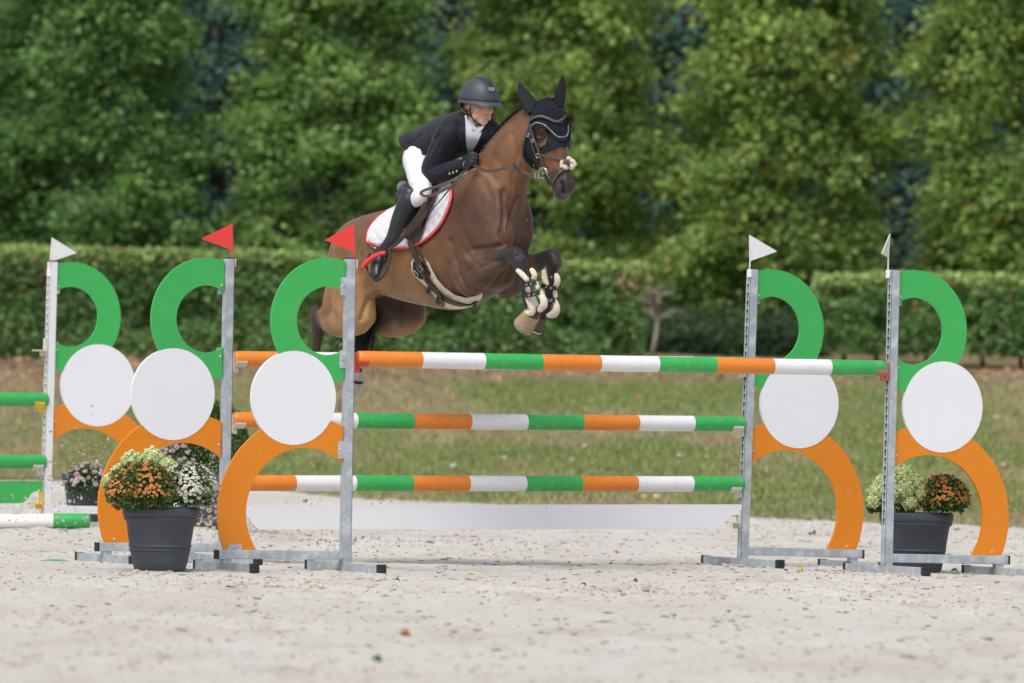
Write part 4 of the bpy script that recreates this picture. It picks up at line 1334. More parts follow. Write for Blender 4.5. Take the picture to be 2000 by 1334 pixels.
# ------------------------------------------------------------------ horse
PHI = math.radians(50)
HD = Vector((math.cos(PHI), -math.sin(PHI), 0))
HL = Vector((math.sin(PHI), math.cos(PHI), 0))
HO = at(665, 700, 58.05); HO.z = 0
HM = Matrix.Translation(HO) @ Matrix.Rotation(-PHI, 4, 'Z')
HMI = HM.inverted()
CAML = HMI @ CAM
def rayL(px, py): return (HMI.to_3x3() @ ray(px, py)).normalized()
def hp(px, py, y=0.0):
    """point in the horse's own frame (x forward, y to its left, z up) seen at a pixel, at lateral offset y"""
    r = rayL(px, py)
    return CAML+r*((y-CAML.y)/r.y)
def hproj(p): return proj(HM @ Vector(p))

COAT = pm('bay_coat', (0, 0, 0), rough=.54, spec=.36, var=.22, vs=11, attr=True, bump=.40, bs=42, sheen=.10, detail=8)
HAIR_B = pm('black_horse_hair', (.012, .010, .010), rough=.5, spec=.4, var=.3, vs=10)
HOOF = pm('tan_hoof', (.34, .24, .15), rough=.55, var=.25, vs=22, wear=((.12, .09, .07), 30, .55, .7, .8))
HOOF_D = pm('dark_hoof', (.06, .045, .035), rough=.5, var=.2)
STEEL = pm('polished_steel', (.5, .5, .48), rough=.35, metal=1.0, var=.05)
LEATHER = pm('dark_brown_leather', (.045, .024, .017), rough=.42, var=.2, vs=30, bump=.15, bs=200)
LEATHER_G = pm('grey_brown_leather', (.075, .058, .050), rough=.45, var=.2, vs=30, bump=.15, bs=200)
BLACK_LEATHER = pm('black_leather', (.012, .013, .015), rough=.33, var=.2, vs=18, bump=.12, bs=60)
SHEEP = pm('cream_sheepskin', (.66, .58, .46), rough=.95, spec=.1, var=.12, vs=40, bump=1.0, bs=110, sheen=.4)
KNIT = pm('black_crochet', (.010, .012, .018), rough=.9, spec=.2, var=.4, vs=120, bump=1.0, bs=230, sheen=.05)
LYCRA = pm('black_lycra', (.008, .010, .015), rough=.75, spec=.25, var=.1, sheen=.04)
PADW = pm('white_quilted_cloth', (.66, .66, .70), rough=.85, var=.04, vs=12, sheen=.1)
REDP = pm('red_piping', (.70, .035, .04), rough=.5)
BRASS = pm('brass', (.55, .4, .2), rough=.3, metal=1, var=.05)
EYE_H = pm('horse_eye', (.012, .007, .005), rough=.06, spec=.8, var=0)

def ellipsoid(c, r, rot=None, nu=16, nv=10):
    V = []; F = []
    for i in range(nv+1):
        p = math.pi*i/nv
        for k in range(nu):
            w = 2*math.pi*k/nu
            v = Vector((r[0]*math.sin(p)*math.cos(w), r[1]*math.sin(p)*math.sin(w), r[2]*math.cos(p)))
            if rot: v = rot @ v
            V.append(v+Vector(c))
    for i in range(nv):
        for k in range(nu):
            k2 = (k+1) % nu
            if i == 0: F.append((k, (i+1)*nu+k, (i+1)*nu+k2))
            elif i == nv-1: F.append((i*nu+k, (i+1)*nu, i*nu+k2)) if False else F.append((i*nu+k, (i+1)*nu+k, i*nu+k2))
            else: F.append((i*nu+k, (i+1)*nu+k, (i+1)*nu+k2, i*nu+k2))
    return V, F

def loft_sections(secs, n=28, m=5, p=2.0):
    """secs: (top Vector, bottom Vector, half width, [widest shift]); interpolated with a spline"""
    data = [tuple(t)+tuple(b)+(w, (e[0] if e else 0.0)) for (t, b, w, *e) in secs]
    pts = spline(data, m)
    V = []; F = []
    for q in pts:
        T = Vector(q[0:3]); B = Vector(q[3:6]); w = q[6]; sh = q[7]
        c = (T+B)/2; up = (T-B)/2
        for k in range(n):
            a = 2*math.pi*k/n
            ca, sa = math.cos(a), math.sin(a)
            cc = math.copysign(abs(ca)**(2/p), ca); ss = math.copysign(abs(sa)**(2/p), sa)
            ww = w*(1-sh*ss)          # pear shaped: sh>0 narrower at the top
            V.append(c+up*ss+Vector((0, 1, 0))*ww*cc)
    N = len(pts)
    for i in range(N-1):
        for k in range(n):
            k2 = (k+1) % n
            F.append((i*n+k, i*n+k2, (i+1)*n+k2, (i+1)*n+k))
    F.append(tuple(reversed(range(n)))); F.append(tuple((N-1)*n+k for k in range(n)))
    return V, F

def chain(pts, n=14, m=4, ref=Vector((0, 1, 0))):
    """pts: (Vector, r) or (Vector, r_lateral, r_other); smooth tapering limb with round ends"""
    data = [tuple(p[0])+(p[1], p[2] if len(p) > 2 else p[1]) for p in pts]
    q = spline(data, m)
    P = [Vector(a[:3]) for a in q]; R = [(max(a[4], .002), max(a[3], .002)) for a in q]
    return tube_data(P, R, n, True, ref, round_ends=True)

def remesh_union(parts, voxel, smooth_it, fac=.5):
    bm = bmesh.new()
    for V, F in parts: 
        b2 = bmesh.new(); add_data(b2, V, F)
        bmesh.ops.recalc_face_normals(b2, faces=b2.faces[:])
        me = bpy.data.meshes.new('t'); b2.to_mesh(me); b2.free()
        bm.from_mesh(me); bpy.data.meshes.remove(me)
    me = bpy.data.meshes.new('t'); bm.to_mesh(me); bm.free()
    o = bpy.data.objects.new('tmp', me); COL.objects.link(o)
    md = o.modifiers.new('r', 'REMESH'); md.mode = 'VOXEL'; md.voxel_size = voxel; md.adaptivity = 0
    sm = o.modifiers.new('s', 'SMOOTH'); sm.factor = fac; sm.iterations = smooth_it
    dg = bpy.context.evaluated_depsgraph_get(); dg.update()
    out = bpy.data.meshes.new_from_object(o.evaluated_get(dg))
    bpy.data.objects.remove(o); bpy.data.meshes.remove(me)
    out.polygons.foreach_set('use_smooth', [True]*len(out.polygons))
    return out

def co_of(me):
    a = np.empty(len(me.vertices)*3, np.float32); me.vertices.foreach_get('co', a); return a.reshape(-1, 3).astype(float)
def set_co(me, V): me.vertices.foreach_set('co', V.astype(np.float32).ravel()); me.update()
def normals_of(me):
    a = np.empty(len(me.vertices)*3, np.float32); me.vertices.foreach_get('normal', a); return a.reshape(-1, 3).astype(float)
def bvh_of(me):
    return BVHTree.FromPolygons([v.co[:] for v in me.vertices], [p.vertices[:] for p in me.polygons])

def seg_dist(V, pts):
    best = np.full(len(V), 1e9)
    for a, b in zip(pts[:-1], pts[1:]):
        a = np.array(a); b = np.array(b); d = b-a
        t = np.clip(((V-a)@d)/(d@d+1e-12), 0, 1)
        best = np.minimum(best, np.linalg.norm(V-(a+t[:, None]*d), axis=1))
    return best

def snap(bvh, px, py):
    r = rayL(px, py)
    loc, nrm, i, d = bvh.ray_cast(CAML, r)
    return (loc, nrm, d) if loc is not None else (None, None, None)
def snap_line(bvh, pts):
    """snap a pixel polyline onto a surface; misses borrow the nearest depth"""
    res = [snap(bvh, *p) for p in pts]
    good = [i for i, r in enumerate(res) if r[0] is not None]
    out = []
    for i, p in enumerate(pts):
        if res[i][0] is not None: out.append((res[i][0], res[i][1]))
        elif good:
            j = min(good, key=lambda q: abs(q-i))
            out.append((CAML+rayL(*p)*res[j][2], res[j][1]))
        else: out.append((hp(p[0], p[1], -.2), Vector((0, -1, 0))))
    return out
def sculpt(me, strokes, gain=1.0):
    """strokes: (pixel polyline, radius m, depth m) pressed in (positive) or raised (negative), measured on the near surface"""
    bv = bvh_of(me); V = co_of(me); N = normals_of(me)
    disp = np.zeros(len(V))
    for pts, r, dep in strokes:
        s = [q[0][:] for q in snap_line(bv, pts)]
        if len(s) == 1: s = s*2
        d = seg_dist(V, s)
        disp += dep*np.exp(-(d/r)**2)
    set_co(me, V-N*disp[:, None]*gain)

def paint(me, base, spots):
    """base: function V -> (n,3); spots: (list of 3D points, radius, softness, colour, strength)"""
    V = co_of(me); c = base(V)
    for pts, r, soft, colr, st in spots:
        if len(pts) == 1: pts = [pts[0], pts[0]]
        d = seg_dist(V, [tuple(p) for p in pts])
        d = d+(fbm(V[:, 0]*14+V[:, 1]*9, V[:, 2]*14, 5, 3)-.5)*soft*.8
        w = (1-smooth01((d-r)/soft))*st
        c = c*(1-w[:, None])+np.array(colr)*w[:, None]
    ca = me.color_attributes.new('tint', 'FLOAT_COLOR', 'POINT')
    a = np.ones((len(V), 4), np.float32); a[:, :3] = np.clip(c, 0.001, 1)
    ca.data.foreach_set('color', a.ravel())

horse = empty('horse', HO, -PHI, 'dark bay horse leaping over the striped poles with a rider, front knees tucked up', 'horse')
def hlink(name, me, m, parent=horse):
    return link_mesh(name, me, m, parent)

C = lambda x, y: hp(x, y, 0.0)
torso = loft_sections([
    (C(668, 470), C(668, 570), .07),
    (C(676, 446), C(674, 600), .14),
    (C(692, 432), C(692, 612), .20),
    (C(712, 423), C(716, 588), .245),
    (C(750, 412), C(752, 577), .262),
    (C(795, 400), C(795, 589), .285),
    (C(835, 376), C(845, 600), .292, .06),
    (C(872, 352), C(888, 606), .275, .14),
    (C(900, 338), C(928, 592), .245, .22),
    (C(925, 332), C(965, 570), .215, .15),
    (C(955, 350), C(992, 545), .175),
    (C(985, 390), C(1004, 520), .12)], 32, 5)
neck = loft_sections([
    (C(880, 352), C(990, 510), .15, .3),
    (C(918, 322), C(1008, 470), .135, .35),
    (C(945, 288), C(1011, 420), .110, .35),
    (C(972, 256), C(1018, 378), .092, .3),
    (C(1002, 226), C(1032, 340), .080, .25),
    (C(1030, 206), C(1046, 305), .070, .2),
    (C(1050, 200), C(1060, 285), .055)], 26, 5)
head = loft_sections([
    (C(1062, 191), C(1042, 235), .055),
    (C(1078, 203), C(1036, 262), .085),
    (C(1087, 225), C(1034, 288), .098),
    (C(1093, 250), C(1042, 306), .098, -.05),
    (C(1099, 280), C(1056, 322), .080, -.02),
    (C(1104, 305), C(1070, 338), .062),
    (C(1108, 326), C(1079, 354), .052),
    (C(1112, 345), C(1083, 370), .052),
    (C(1115, 362), C(1086, 384), .055),
    (C(1112, 378), C(1092, 390), .042)], 24, 5)
def el(px, py, y, r, pitch=0, yaw=0, roll=0):
    rot = Matrix.Rotation(yaw, 3, 'Z') @ Matrix.Rotation(pitch, 3, 'Y') @ Matrix.Rotation(roll, 3, 'X')
    return ellipsoid(hp(px, py, y), r, rot)
parts = [torso, neck, head]
# hindquarters
parts += [el(688, 510, -.12, (.17, .13, .22)), el(768, 510, .12, (.16, .13, .22))]
for s, dx in ((-1, 0), (1, 98)):
    Y = .19*s
    P = lambda x, y, yy=0: hp(x+dx, y, Y+yy)
    parts.append(chain([(P(698, 490, .03), .15), (P(694, 550), .125, .16), (P(690, 596), .105, .15), (P(703, 614), .09, .118), (P(672, 628), .078, .100), (P(648, 630), .052, .075), (P(627, 622), .036, .048)]))
parts.append(chain([(hp(664, 560, -.17), .085), (hp(650, 600, -.19), .07), (hp(632, 612, -.19), .035)]))
parts.append(chain([(hp(762, 560, .17), .085), (hp(748, 600, .19), .07), (hp(730, 612, .19), .035)]))
# near hind below the hock
parts.append(chain([(hp(615, 606, -.19), .030, .036), (hp(619, 620, -.19), .046, .052), (hp(621, 640, -.19), .042, .050), (hp(619, 664, -.19), .032, .036), (hp(614, 700, -.19), .028, .032), (hp(604, 738, -.19), .032, .036), (hp(594, 758, -.19), .028, .03)]))
parts.append(chain([(hp(710, 622, .19), .030, .036), (hp(715, 634, .19), .046, .052), (hp(714, 656, .19), .042, .048), (hp(707, 685, .19), .032, .036), (hp(700, 715, .19), .028, .032), (hp(692, 745, .19), .034, .038), (hp(680, 766, .19), .03, .032)]))
# shoulders and breast
parts += [el(935, 430, -.105, (.25, .10, .33), pitch=-.35), el(998, 432, .11, (.17, .09, .24), pitch=-.35)]
parts += [el(966, 465, -.105, (.14, .085, .17)), el(1001, 450, .085, (.095, .08, .14))]
parts += [el(915, 530, -.15, (.13, .085, .14)), el(985, 530, .15, (.13, .085, .13))]
parts += [el(965, 535, 0, (.14, .14, .10))]
# forelegs
def foreleg(dx, dy, Y, cann):
    P = lambda x, y, yy=0: hp(x+dx, y+dy, Y+yy)
    parts.append(chain([(P(915, 545), .075, .115), (P(935, 536), .062, .105), (P(958, 520), .052, .078), (P(980, 507), .042, .056), (P(994, 500), .040, .048), (P(1006, 499), .042, .055), (P(1013, 512), .040, .050)]))
    parts.append(chain(cann))
foreleg(0, 0, -.16, [(hp(1006, 500, -.16), .044, .052), (hp(1016, 513, -.16), .042, .050), (hp(1020, 528, -.16), .033, .036), (hp(1028, 556, -.16), .027, .030), (hp(1036, 580, -.16), .028, .031), (hp(1042, 597, -.16), .035, .038), (hp(1043, 610, -.155), .040, .044), (hp(1036, 620, -.155), .044, .048)])
foreleg(72, 4, .16, [(hp(1076, 503, .16), .042, .050), (hp(1080, 516, .16), .038, .046), (hp(1077, 535, .16), .030, .034), (hp(1073, 560, .16), .027, .030), (hp(1070, 585, .16), .028, .031), (hp(1064, 606, .16), .036, .038), (hp(1056, 620, .15), .030, .032), (hp(1050, 634, .14), .032, .036)])
# head detail: cheeks, eye ridges, nostrils, lips
parts += [el(1036, 268, -.062, (.062, .030, .085), pitch=.25), el(1068, 268, .062, (.062, .030, .085), pitch=.25)]
parts += [el(1060, 252, -.082, (.034, .020, .026)), el(1108, 250, .082, (.034, .020, .026))]
parts += [el(1094, 362, -.034, (.026, .022, .030)), el(1118, 360, .036, (.026, .022, .030)), el(1096, 385, 0, (.034, .034, .026))]
parts += [chain([(hp(1084, 290, -.045), .018), (hp(1080, 312, -.042), .014), (hp(1078, 335, -.035), .010)])]
# ears (inside the bonnet)
parts += [chain([(hp(1044, 215, -.05), .030, .022), (hp(1032, 198, -.06), .018, .012), (hp(1024, 184, -.065), .006, .005)]), chain([(hp(1084, 206, .05), .030, .022), (hp(1090, 185, .06), .024, .014), (hp(1097, 160, .065), .008, .005)])]
body_me = remesh_union(parts, .0085, 26)
sculpt(body_me, [
    ([(983, 372), (986, 405), (984, 430), (977, 456), (986, 478)], .016, .014),
    ([(1010, 388), (998, 418), (992, 446)], .014, .010),
    ([(880, 470), (888, 505), (898, 540), (914, 566)], .020, .016),
    ([(925, 488), (950, 484), (978, 480)], .014, .010),
    ([(935, 524), (960, 512), (985, 508)], .012, .008),
    ([(905, 502), (925, 520)], .02, -.008),
    ([(935, 555), (958, 542), (975, 530)], .014, .006),
    ([(990, 545), (1000, 520), (1012, 500)], .02, .012),
    ([(706, 500), (708, 535), (722, 562)], .022, .012),
    ([(740, 578), (722, 582), (714, 600), (704, 625)], .016, .014),
    ([(760, 520), (830, 545), (880, 560)], .05, .004),
    ([(690, 450), (685, 480)], .03, .006),
    ([(960, 300), (985, 330), (990, 360)], .03, .006),
    ([(1000, 262), (1012, 300), (1018, 330)], .018, .008),
    ([(945, 350), (962, 390), (955, 440)], .03, .007),
    ([(905, 400), (925, 440), (930, 480)], .035, .007),
    ([(1097, 356), (1101, 366), (1100, 375)], .010, .020), ([(1078, 368), (1086, 376), (1092, 386)], .005, .006), ([(1089, 352), (1088, 366), (1094, 378)], .010, -.005), ([(1104, 352), (1109, 362), (1108, 374)], .010, -.006),
    ([(1086, 380), (1094, 384), (1106, 385)], .006, .004),
    ([(1055, 264)], .013, .012),
    ([(1046, 252), (1056, 249), (1066, 253)], .008, -.006),
    ([(1046, 276), (1056, 280), (1066, 276)], .008, .005),
    ([(1082, 300), (1090, 325)], .012, .006),
    ([(1005, 492), (1015, 508)], .012, -.003),
    ([(1040, 405), (1022, 440), (1012, 480)], .02, .006), ([(905, 470), (925, 500), (945, 515)], .018, -.006), ([(930, 400), (950, 430), (965, 470)], .03, -.006),
    ([(960, 505), (935, 515), (912, 530)], .010, .005), ([(700, 480), (690, 520), (680, 560)], .03, .006), ([(655, 560), (665, 600), (680, 640)], .016, .006),
    ([(1010, 300), (1000, 350), (996, 395)], .012, .006), ([(1005, 420), (1015, 380), (1022, 350)], .010, -.004), ([(800, 520), (790, 560), (800, 585)], .02, .004),
    ([(850, 470), (846, 510), (852, 545)], .02, .004), ([(1088, 292), (1096, 320), (1100, 345)], .010, .004), ([(1060, 300), (1068, 322)], .012, -.004)], 1.35)
def coat(V):
    n = fbm(V[:, 0]*2.2+5, V[:, 2]*2.2, 61, 4)[:, None]
    n2 = fbm(V[:, 0]*6+5, V[:, 2]*7, 66, 4)[:, None]
    warm = np.array([.160, .070, .028]); lite = np.array([.340, .190, .082]); dark = np.array([.055, .026, .016])
    x = V[:, 0:1]; z = V[:, 2:3]; y = V[:, 1:2]
    # lighter belly and flanks, darker neck base, chest and back
    t = np.clip(1.05-np.abs(x-.55)/.85, 0, 1)*smooth01((1.98-z)/.45)
    c = warm*(1-t)+lite*t
    dk = np.clip(smooth01((x-1.05)/.35)*smooth01((2.35-z)/.3)*.75+smooth01((z-2.02)/.2)*smooth01((.8-x)/.3)*.5, 0, 1)
    dk = np.clip(dk+(n2-.5)*.35*smooth01((x-.8)/.3), 0, 1)
    c = c*(1-dk)+dark*dk*1.15
    hind = smooth01((.75-x)/.5)*smooth01((2.0-z)/.5)
    c = c*(1-.45*hind)+lite*.95*.45*hind
    n3 = fbm(V[:, 0]*16+V[:, 1]*11, V[:, 2]*22, 86, 4)[:, None]
    return c*(.62+.62*n+.22*(n3-.5)+.25*(n2-.5))
BK = (.016, .014, .016)
paint(body_me, coat, [
    ([hp(1000, 440, .1), hp(1020, 480, .1)], .08, .12, (.055, .025, .017), .6),
    ([hp(606, 600, -.19), hp(620, 640, -.19), hp(612, 700, -.19), hp(594, 758, -.19)], .055, .05, (.028, .018, .015), .95),
    ([hp(705, 620, .19), hp(715, 656, .19), hp(700, 715, .19), hp(680, 766, .19)], .06, .05, (.020, .014, .013), .95),
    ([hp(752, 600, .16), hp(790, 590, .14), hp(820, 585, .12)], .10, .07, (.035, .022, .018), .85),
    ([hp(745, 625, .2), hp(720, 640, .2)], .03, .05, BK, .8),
    ([hp(990, 494, -.16), hp(1006, 500, -.16), hp(1020, 528, -.16), hp(1040, 590, -.16)], .058, .035, BK, 1),
    ([hp(960, 500, -.16), hp(990, 492, -.16)], .03, .05, (.03, .02, .018), .7),
    ([hp(1066, 500, .16), hp(1077, 503, .16), hp(1077, 535, .16), hp(1064, 606, .16), hp(1050, 634, .14)], .058, .035, BK, 1),
    ([hp(1042, 588, -.16), hp(1038, 615, -.15), hp(1036, 628, -.15)], .040, .012, (.50, .46, .43), .9),
    ([hp(1112, 376, 0), hp(1092, 386, 0), hp(1104, 352, 0)], .058, .06, (.026, .020, .020), .92),
    ([hp(1094, 362, -.04)], .02, .02, (.05, .04, .04), .5),
    ([hp(1108, 330, 0), hp(1095, 260, 0)], .02, .05, (.05, .025, .018), .5),
    ([hp(1044, 215, -.05), hp(1024, 184, -.065)], .035, .015, (.010, .012, .016), 1), ([hp(1084, 206, .05), hp(1097, 160, .065)], .03, .015, (.010, .012, .016), 1),
    ([hp(1060, 252, -.09), hp(1050, 270, -.09)], .03, .03, (.030, .018, .014), .8),
    ([hp(1002, 270, -.09), hp(990, 300, -.1), hp(975, 340, -.1)], .05, .08, (.21, .098, .042), .6),
    ([hp(1045, 215, 0), hp(1000, 228, 0), hp(950, 284, 0), hp(915, 330, 0)], .035, .04, (.03, .016, .012), .85)])
hbody = hlink('body', body_me, COAT)
HB = bvh_of(body_me)

# near eye (set into the dent)
for (px, py, y, r, nm) in ((1055, 264, None, .0165, 'eye'), (1112, 258, .098, .015, 'eye')):
    if y is None:
        loc, nrm, _ = snap(HB, px, py); c = loc-nrm*.008
    else: c = hp(px, py, y)
    bm = bmesh.new(); bmesh.ops.create_uvsphere(bm, u_segments=20, v_segments=12, radius=r)
    for v in bm.verts: v.co = Vector((v.co.x*1.15, v.co.y*.8, v.co.z*.9))+c
    bm_obj(nm, bm, EYE_H, horse, smooth=True)
if True:
    s = snap_line(HB, [(1046, 268), (1048, 260), (1055, 257), (1062, 260), (1065, 267), (1057, 272), (1047, 270)])
    bm = bmesh.new(); add_tube(bm, [q[0]+q[1]*.002 for q in s], [.0042]*7, 8)
    bm_obj('eyelid', bm, pm('eyelid_skin', (.022, .015, .013), rough=.45), horse, smooth=True)
# nostril
s = snap_line(HB, [(1098, 358), (1101, 366), (1099, 374)])
bm = bmesh.new(); add_tube(bm, [q[0]+q[1]*.001 for q in s], [.006, .0115, .007], 8, round_ends=True)
bm_obj('nostril', bm, pm('nostril_dark', (.006, .004, .004), rough=.8), horse, smooth=True)

def frustum(pts, m, name, parent, n=20, ref=Vector((0, 1, 0)), smooth=True):
    bm = bmesh.new(); V, F = tube_data([p[0] for p in pts], [(p[2], p[1]) for p in pts], n, True, ref); add_data(bm, V, F)
    bmesh.ops.recalc_face_normals(bm, faces=bm.faces[:])
    return bm_obj(name, bm, m, parent, smooth=smooth, angle=50)
def hoof(a, b, ra, rb, m, Y):
    h = frustum([(a, ra, ra*.98), ((a+b)/2, (ra+rb)/2, (ra+rb)/2), (b, rb, rb*1.05), (b+(b-a).normalized()*.004, rb*.93, rb*.95)], m, 'hoof', horse, 24)
    d = (b-a).normalized()
    frustum([(b+d*.0035, rb*.98, rb*1.03), (b+d*.012, rb*.98, rb*1.03)], STEEL, 'horseshoe', h, 24)
    return h
hoof(hp(1040, 613, -.155), hp(1022, 637, -.165), .050, .061, HOOF, -.15)
hoof(hp(1056, 620, .14), hp(1045, 642, .13), .036, .046, HOOF_D, .14)
hoof(hp(592, 757, -.19), hp(578, 782, -.19), .040, .060, HOOF_D, -.19)
hoof(hp(679, 764, .19), hp(667, 793, .19), .042, .062, HOOF, .19)

# mane: short black hair standing along the crest
def mane():
    top = [hp(x, y, 0) for x, y in ((1048, 205), (1030, 204), (1002, 223), (972, 253), (945, 285), (918, 320), (900, 340))]
    cr = [Vector(q) for q in spline([tuple(t) for t in top], 12)]
    V = []; F = []
    R = np.random.default_rng(5)
    n = 7000
    for k in range(n):
        t = R.random()*(len(cr)-1.001); i = int(t); p = cr[i].lerp(cr[i+1], t-i)
        tg = (cr[i+1]-cr[i]).normalized()
        up = Vector((tg.z, 0, -tg.x)); up = up if up.z > 0 else -up
        L = R.uniform(.015, .030)*(1.25 if i > 30 else .9)*(1+.8*(R.random() < .04))
        side = R.normal(.7, .7)
        p = p+Vector((0, R.normal(0, .012), 0))-up*.012
        d = (up*R.uniform(.7, 1.2)+Vector((0, side*.7, 0))-tg*R.uniform(.0, .9)).normalized()
        d2 = (d+Vector((0, side*.5, -.55))-tg*.5).normalized()
        w = tg*R.uniform(.0008, .0018)
        b = len(V)
        a1 = p+d*L*.5; a2 = a1+d2*L*.5
        V += [p-w, p+w, a1-w, a1+w, a2]
        F += [(b, b+1, b+3, b+2), (b+2, b+3, b+4)]
    hlink('mane', mesh_from(V, F, False), HAIR_B)
mane()
def tail():
    path = [hp(712, 440, 0), hp(704, 436, 0), hp(694, 440, .02), hp(684, 475, .05)+Vector((-.04, .03, 0)), hp(690, 540, .08)+Vector((-.06, .03, 0)), hp(710, 600, .10), hp(708, 640, .1), hp(700, 672, .1)]
    cr = [Vector(q) for q in spline([tuple(t) for t in path], 8)]
    bm = bmesh.new(); R = np.random.default_rng(6)
    N = len(cr)
    bm_ = [.030, .032, .034]
    radii = [.020+.035*math.sin(min(1, i/(N*.75))*math.pi*.6) if i < N*.8 else .06*(1-(i-N*.8)/(N*.2))+.004 for i in range(N)]
    V, F = tube_data(cr, radii, 10, True); add_data(bm, V, F)
    for k in range(160):
        o = Vector(R.normal(0, 1, 3))*.028; i0 = int(R.integers(0, N//2))
        pts = [cr[i]+o*(.4+i/N*1.3) for i in range(i0, N, 4)]
        pts.append(cr[-1]+o*2+Vector((R.normal(0, .03), R.normal(0, .03), -R.uniform(0, .06))))
        add_tube(bm, pts, [.0022]*(len(pts)-1)+[.0006], 4)
    bm_obj('tail', bm, HAIR_B, horse, smooth=True)
tail()

# ------------------------------------------------------------------ generic tack builders on the near surface
def patch(name, poly, bvh, off, thick, mats, parent, sp=4.5, holes=(), dense=True, relax=2, mi=None, offm=None, lim=.35):
    if dense:
        def dn(pl):
            o = []
            for i in range(len(pl)):
                a = Vector(pl[i][:2]); b = Vector(pl[(i+1) % len(pl)][:2]); k = max(1, int((b-a).length/sp))
                for j in range(k): o.append(tuple(a.lerp(b, j/k)))
            return o
        outer = dn(poly); hs_ = [dn(h) for h in holes]
    ov, of = cdt_region(outer, hs_, sp)
    hits = [snap(bvh, v[0], v[1]) for v in ov]
    dm = np.median([h[2] for h in hits if h[0] is not None])
    hits = [h if (h[0] is not None and abs(h[2]-dm) < lim) else (None, None, None) for h in hits]
    good = [i for i, h in enumerate(hits) if h[0] is not None]
    G = np.array([ov[i][:] for i in good]); 
    T = np.zeros(len(ov)); NN = []
    for i, v in enumerate(ov):
        if hits[i][0] is not None: T[i] = hits[i][2]; NN.append(hits[i][1])
        else:
            j = good[int(np.argmin(((G-np.array(v[:]))**2).sum(1)))]
            T[i] = hits[j][2]; NN.append(hits[j][1])
    nb = [set() for _ in ov]
    for f in of:
        for a in range(len(f)):
            nb[f[a]].add(f[a-1]); nb[f[a-1]].add(f[a])
    for _ in range(relax):
        T2 = T.copy()
        for i, s in enumerate(nb):
            if s: T2[i] = min(.5*T[i]+.5*np.mean([T[j] for j in s]), T[i]+.0)
        T = T2
    bm = bmesh.new()
    vs = []
    for i, v in enumerate(ov):
        r = rayL(v[0], v[1]); o_ = off
        if offm: o_ = off+offm(v[0], v[1])
        vs.append(bm.verts.new(CAML+r*(T[i]-o_/max(.45, abs(r.dot(NN[i]))))))
    bk = [bm.verts.new(v.co+rayL(*ov[i][:])*thick) for i, v in enumerate(vs)]
    ecount = {}
    for f in of:
        for a in range(len(f)):
            e = (f[a-1], f[a]); k = tuple(sorted(e)); ecount.setdefault(k, []).append(e)
    for f in of:
        try: bm.faces.new([bk[i] for i in reversed(f)])
        except ValueError: pass
    for k, es in ecount.items():
        if len(es) == 1:
            a, b = es[0]
            try: bm.faces.new((vs[b], vs[a], bk[a], bk[b]))
            except ValueError: pass
    for f in of:
        try: ff = bm.faces.new([vs[i] for i in f])
        except ValueError: continue
        if mi:
            c = sum((ov[i] for i in f), Vector((0, 0)))/len(f); ff.material_index = mi(c[0], c[1])
    for v in [v for v in bm.verts if not v.link_faces]: bm.verts.remove(v)
    bmesh.ops.recalc_face_normals(bm, faces=bm.faces[:])
    return bm_obj(name, bm, mats, parent, smooth=True, angle=55)

def strap(name, path, wid, thick, bvh, off, m, parent, seg=6, widths=None, rnd=False, sub=None):
    pp = [tuple(q[:2]) for q in spline([tuple(p) for p in path], seg)]
    s = snap_line(bvh, pp)
    P = [q[0].copy() for q in s]; N = [q[1].copy() for q in s]
    # lift + smooth
    P = [p-(p-CAML).normalized()*(off/max(.5, abs(n.dot((p-CAML).normalized())))) for p, n in zip(P, N)]
    for _ in range(2):
        P = [P[0]]+[(P[i-1]+P[i]*2+P[i+1])/4 for i in range(1, len(P)-1)]+[P[-1]]
        N = [N[0]]+[(N[i-1]+N[i]*2+N[i+1]).normalized() for i in range(1, len(N)-1)]+[N[-1]]
    bm = bmesh.new(); add_band(bm, P, N, wid, thick, rnd)
    return bm_obj(name, bm, m, parent, smooth=True, angle=40)

def add_band(bm, P, N, wid, thick, rnd=False, mi=0):
    prev = None
    prof = [(-.5, -.5), (-.5, .5), (.5, .5), (.5, -.5)] if not rnd else [(.5*math.cos(2*math.pi*k/10), .5*math.sin(2*math.pi*k/10)) for k in range(10)]
    n = len(P)
    for i in range(n):
        t = (P[min(i+1, n-1)]-P[max(i-1, 0)]).normalized()
        nn = (N[i]-t*N[i].dot(t)).normalized(); sd = t.cross(nn).normalized()
        w = wid if not callable(wid) else wid(i/(n-1))
        cur = [bm.verts.new(P[i]+sd*(a*w)+nn*(b*thick)) for a, b in prof]
        if prev:
            for k in range(len(cur)):
                f = bm.faces.new((prev[k], prev[(k+1) % len(cur)], cur[(k+1) % len(cur)], cur[k])); f.material_index = mi
        else: bm.faces.new(cur)
        prev = cur
    bm.faces.new(prev)
    bmesh.ops.recalc_face_normals(bm, faces=bm.faces[:])

def tack(name, label, cat, px, py, y=-.2, group=None):
    """a thing worn by the horse, with its own empty; children keep horse frame coordinates"""
    p = hp(px, py, y)
    e = empty(name, HM @ p, -PHI, label, cat, group)
    e['_o'] = 0; del e['_o']
    OFFS[e.name] = p
    return e
OFFS = {}
def fix_offsets():
    for o in list(COL.objects):
        if o.parent is not None and o.parent.name in OFFS:
            o.matrix_parent_inverse = Matrix.Translation(-OFFS[o.parent.name])

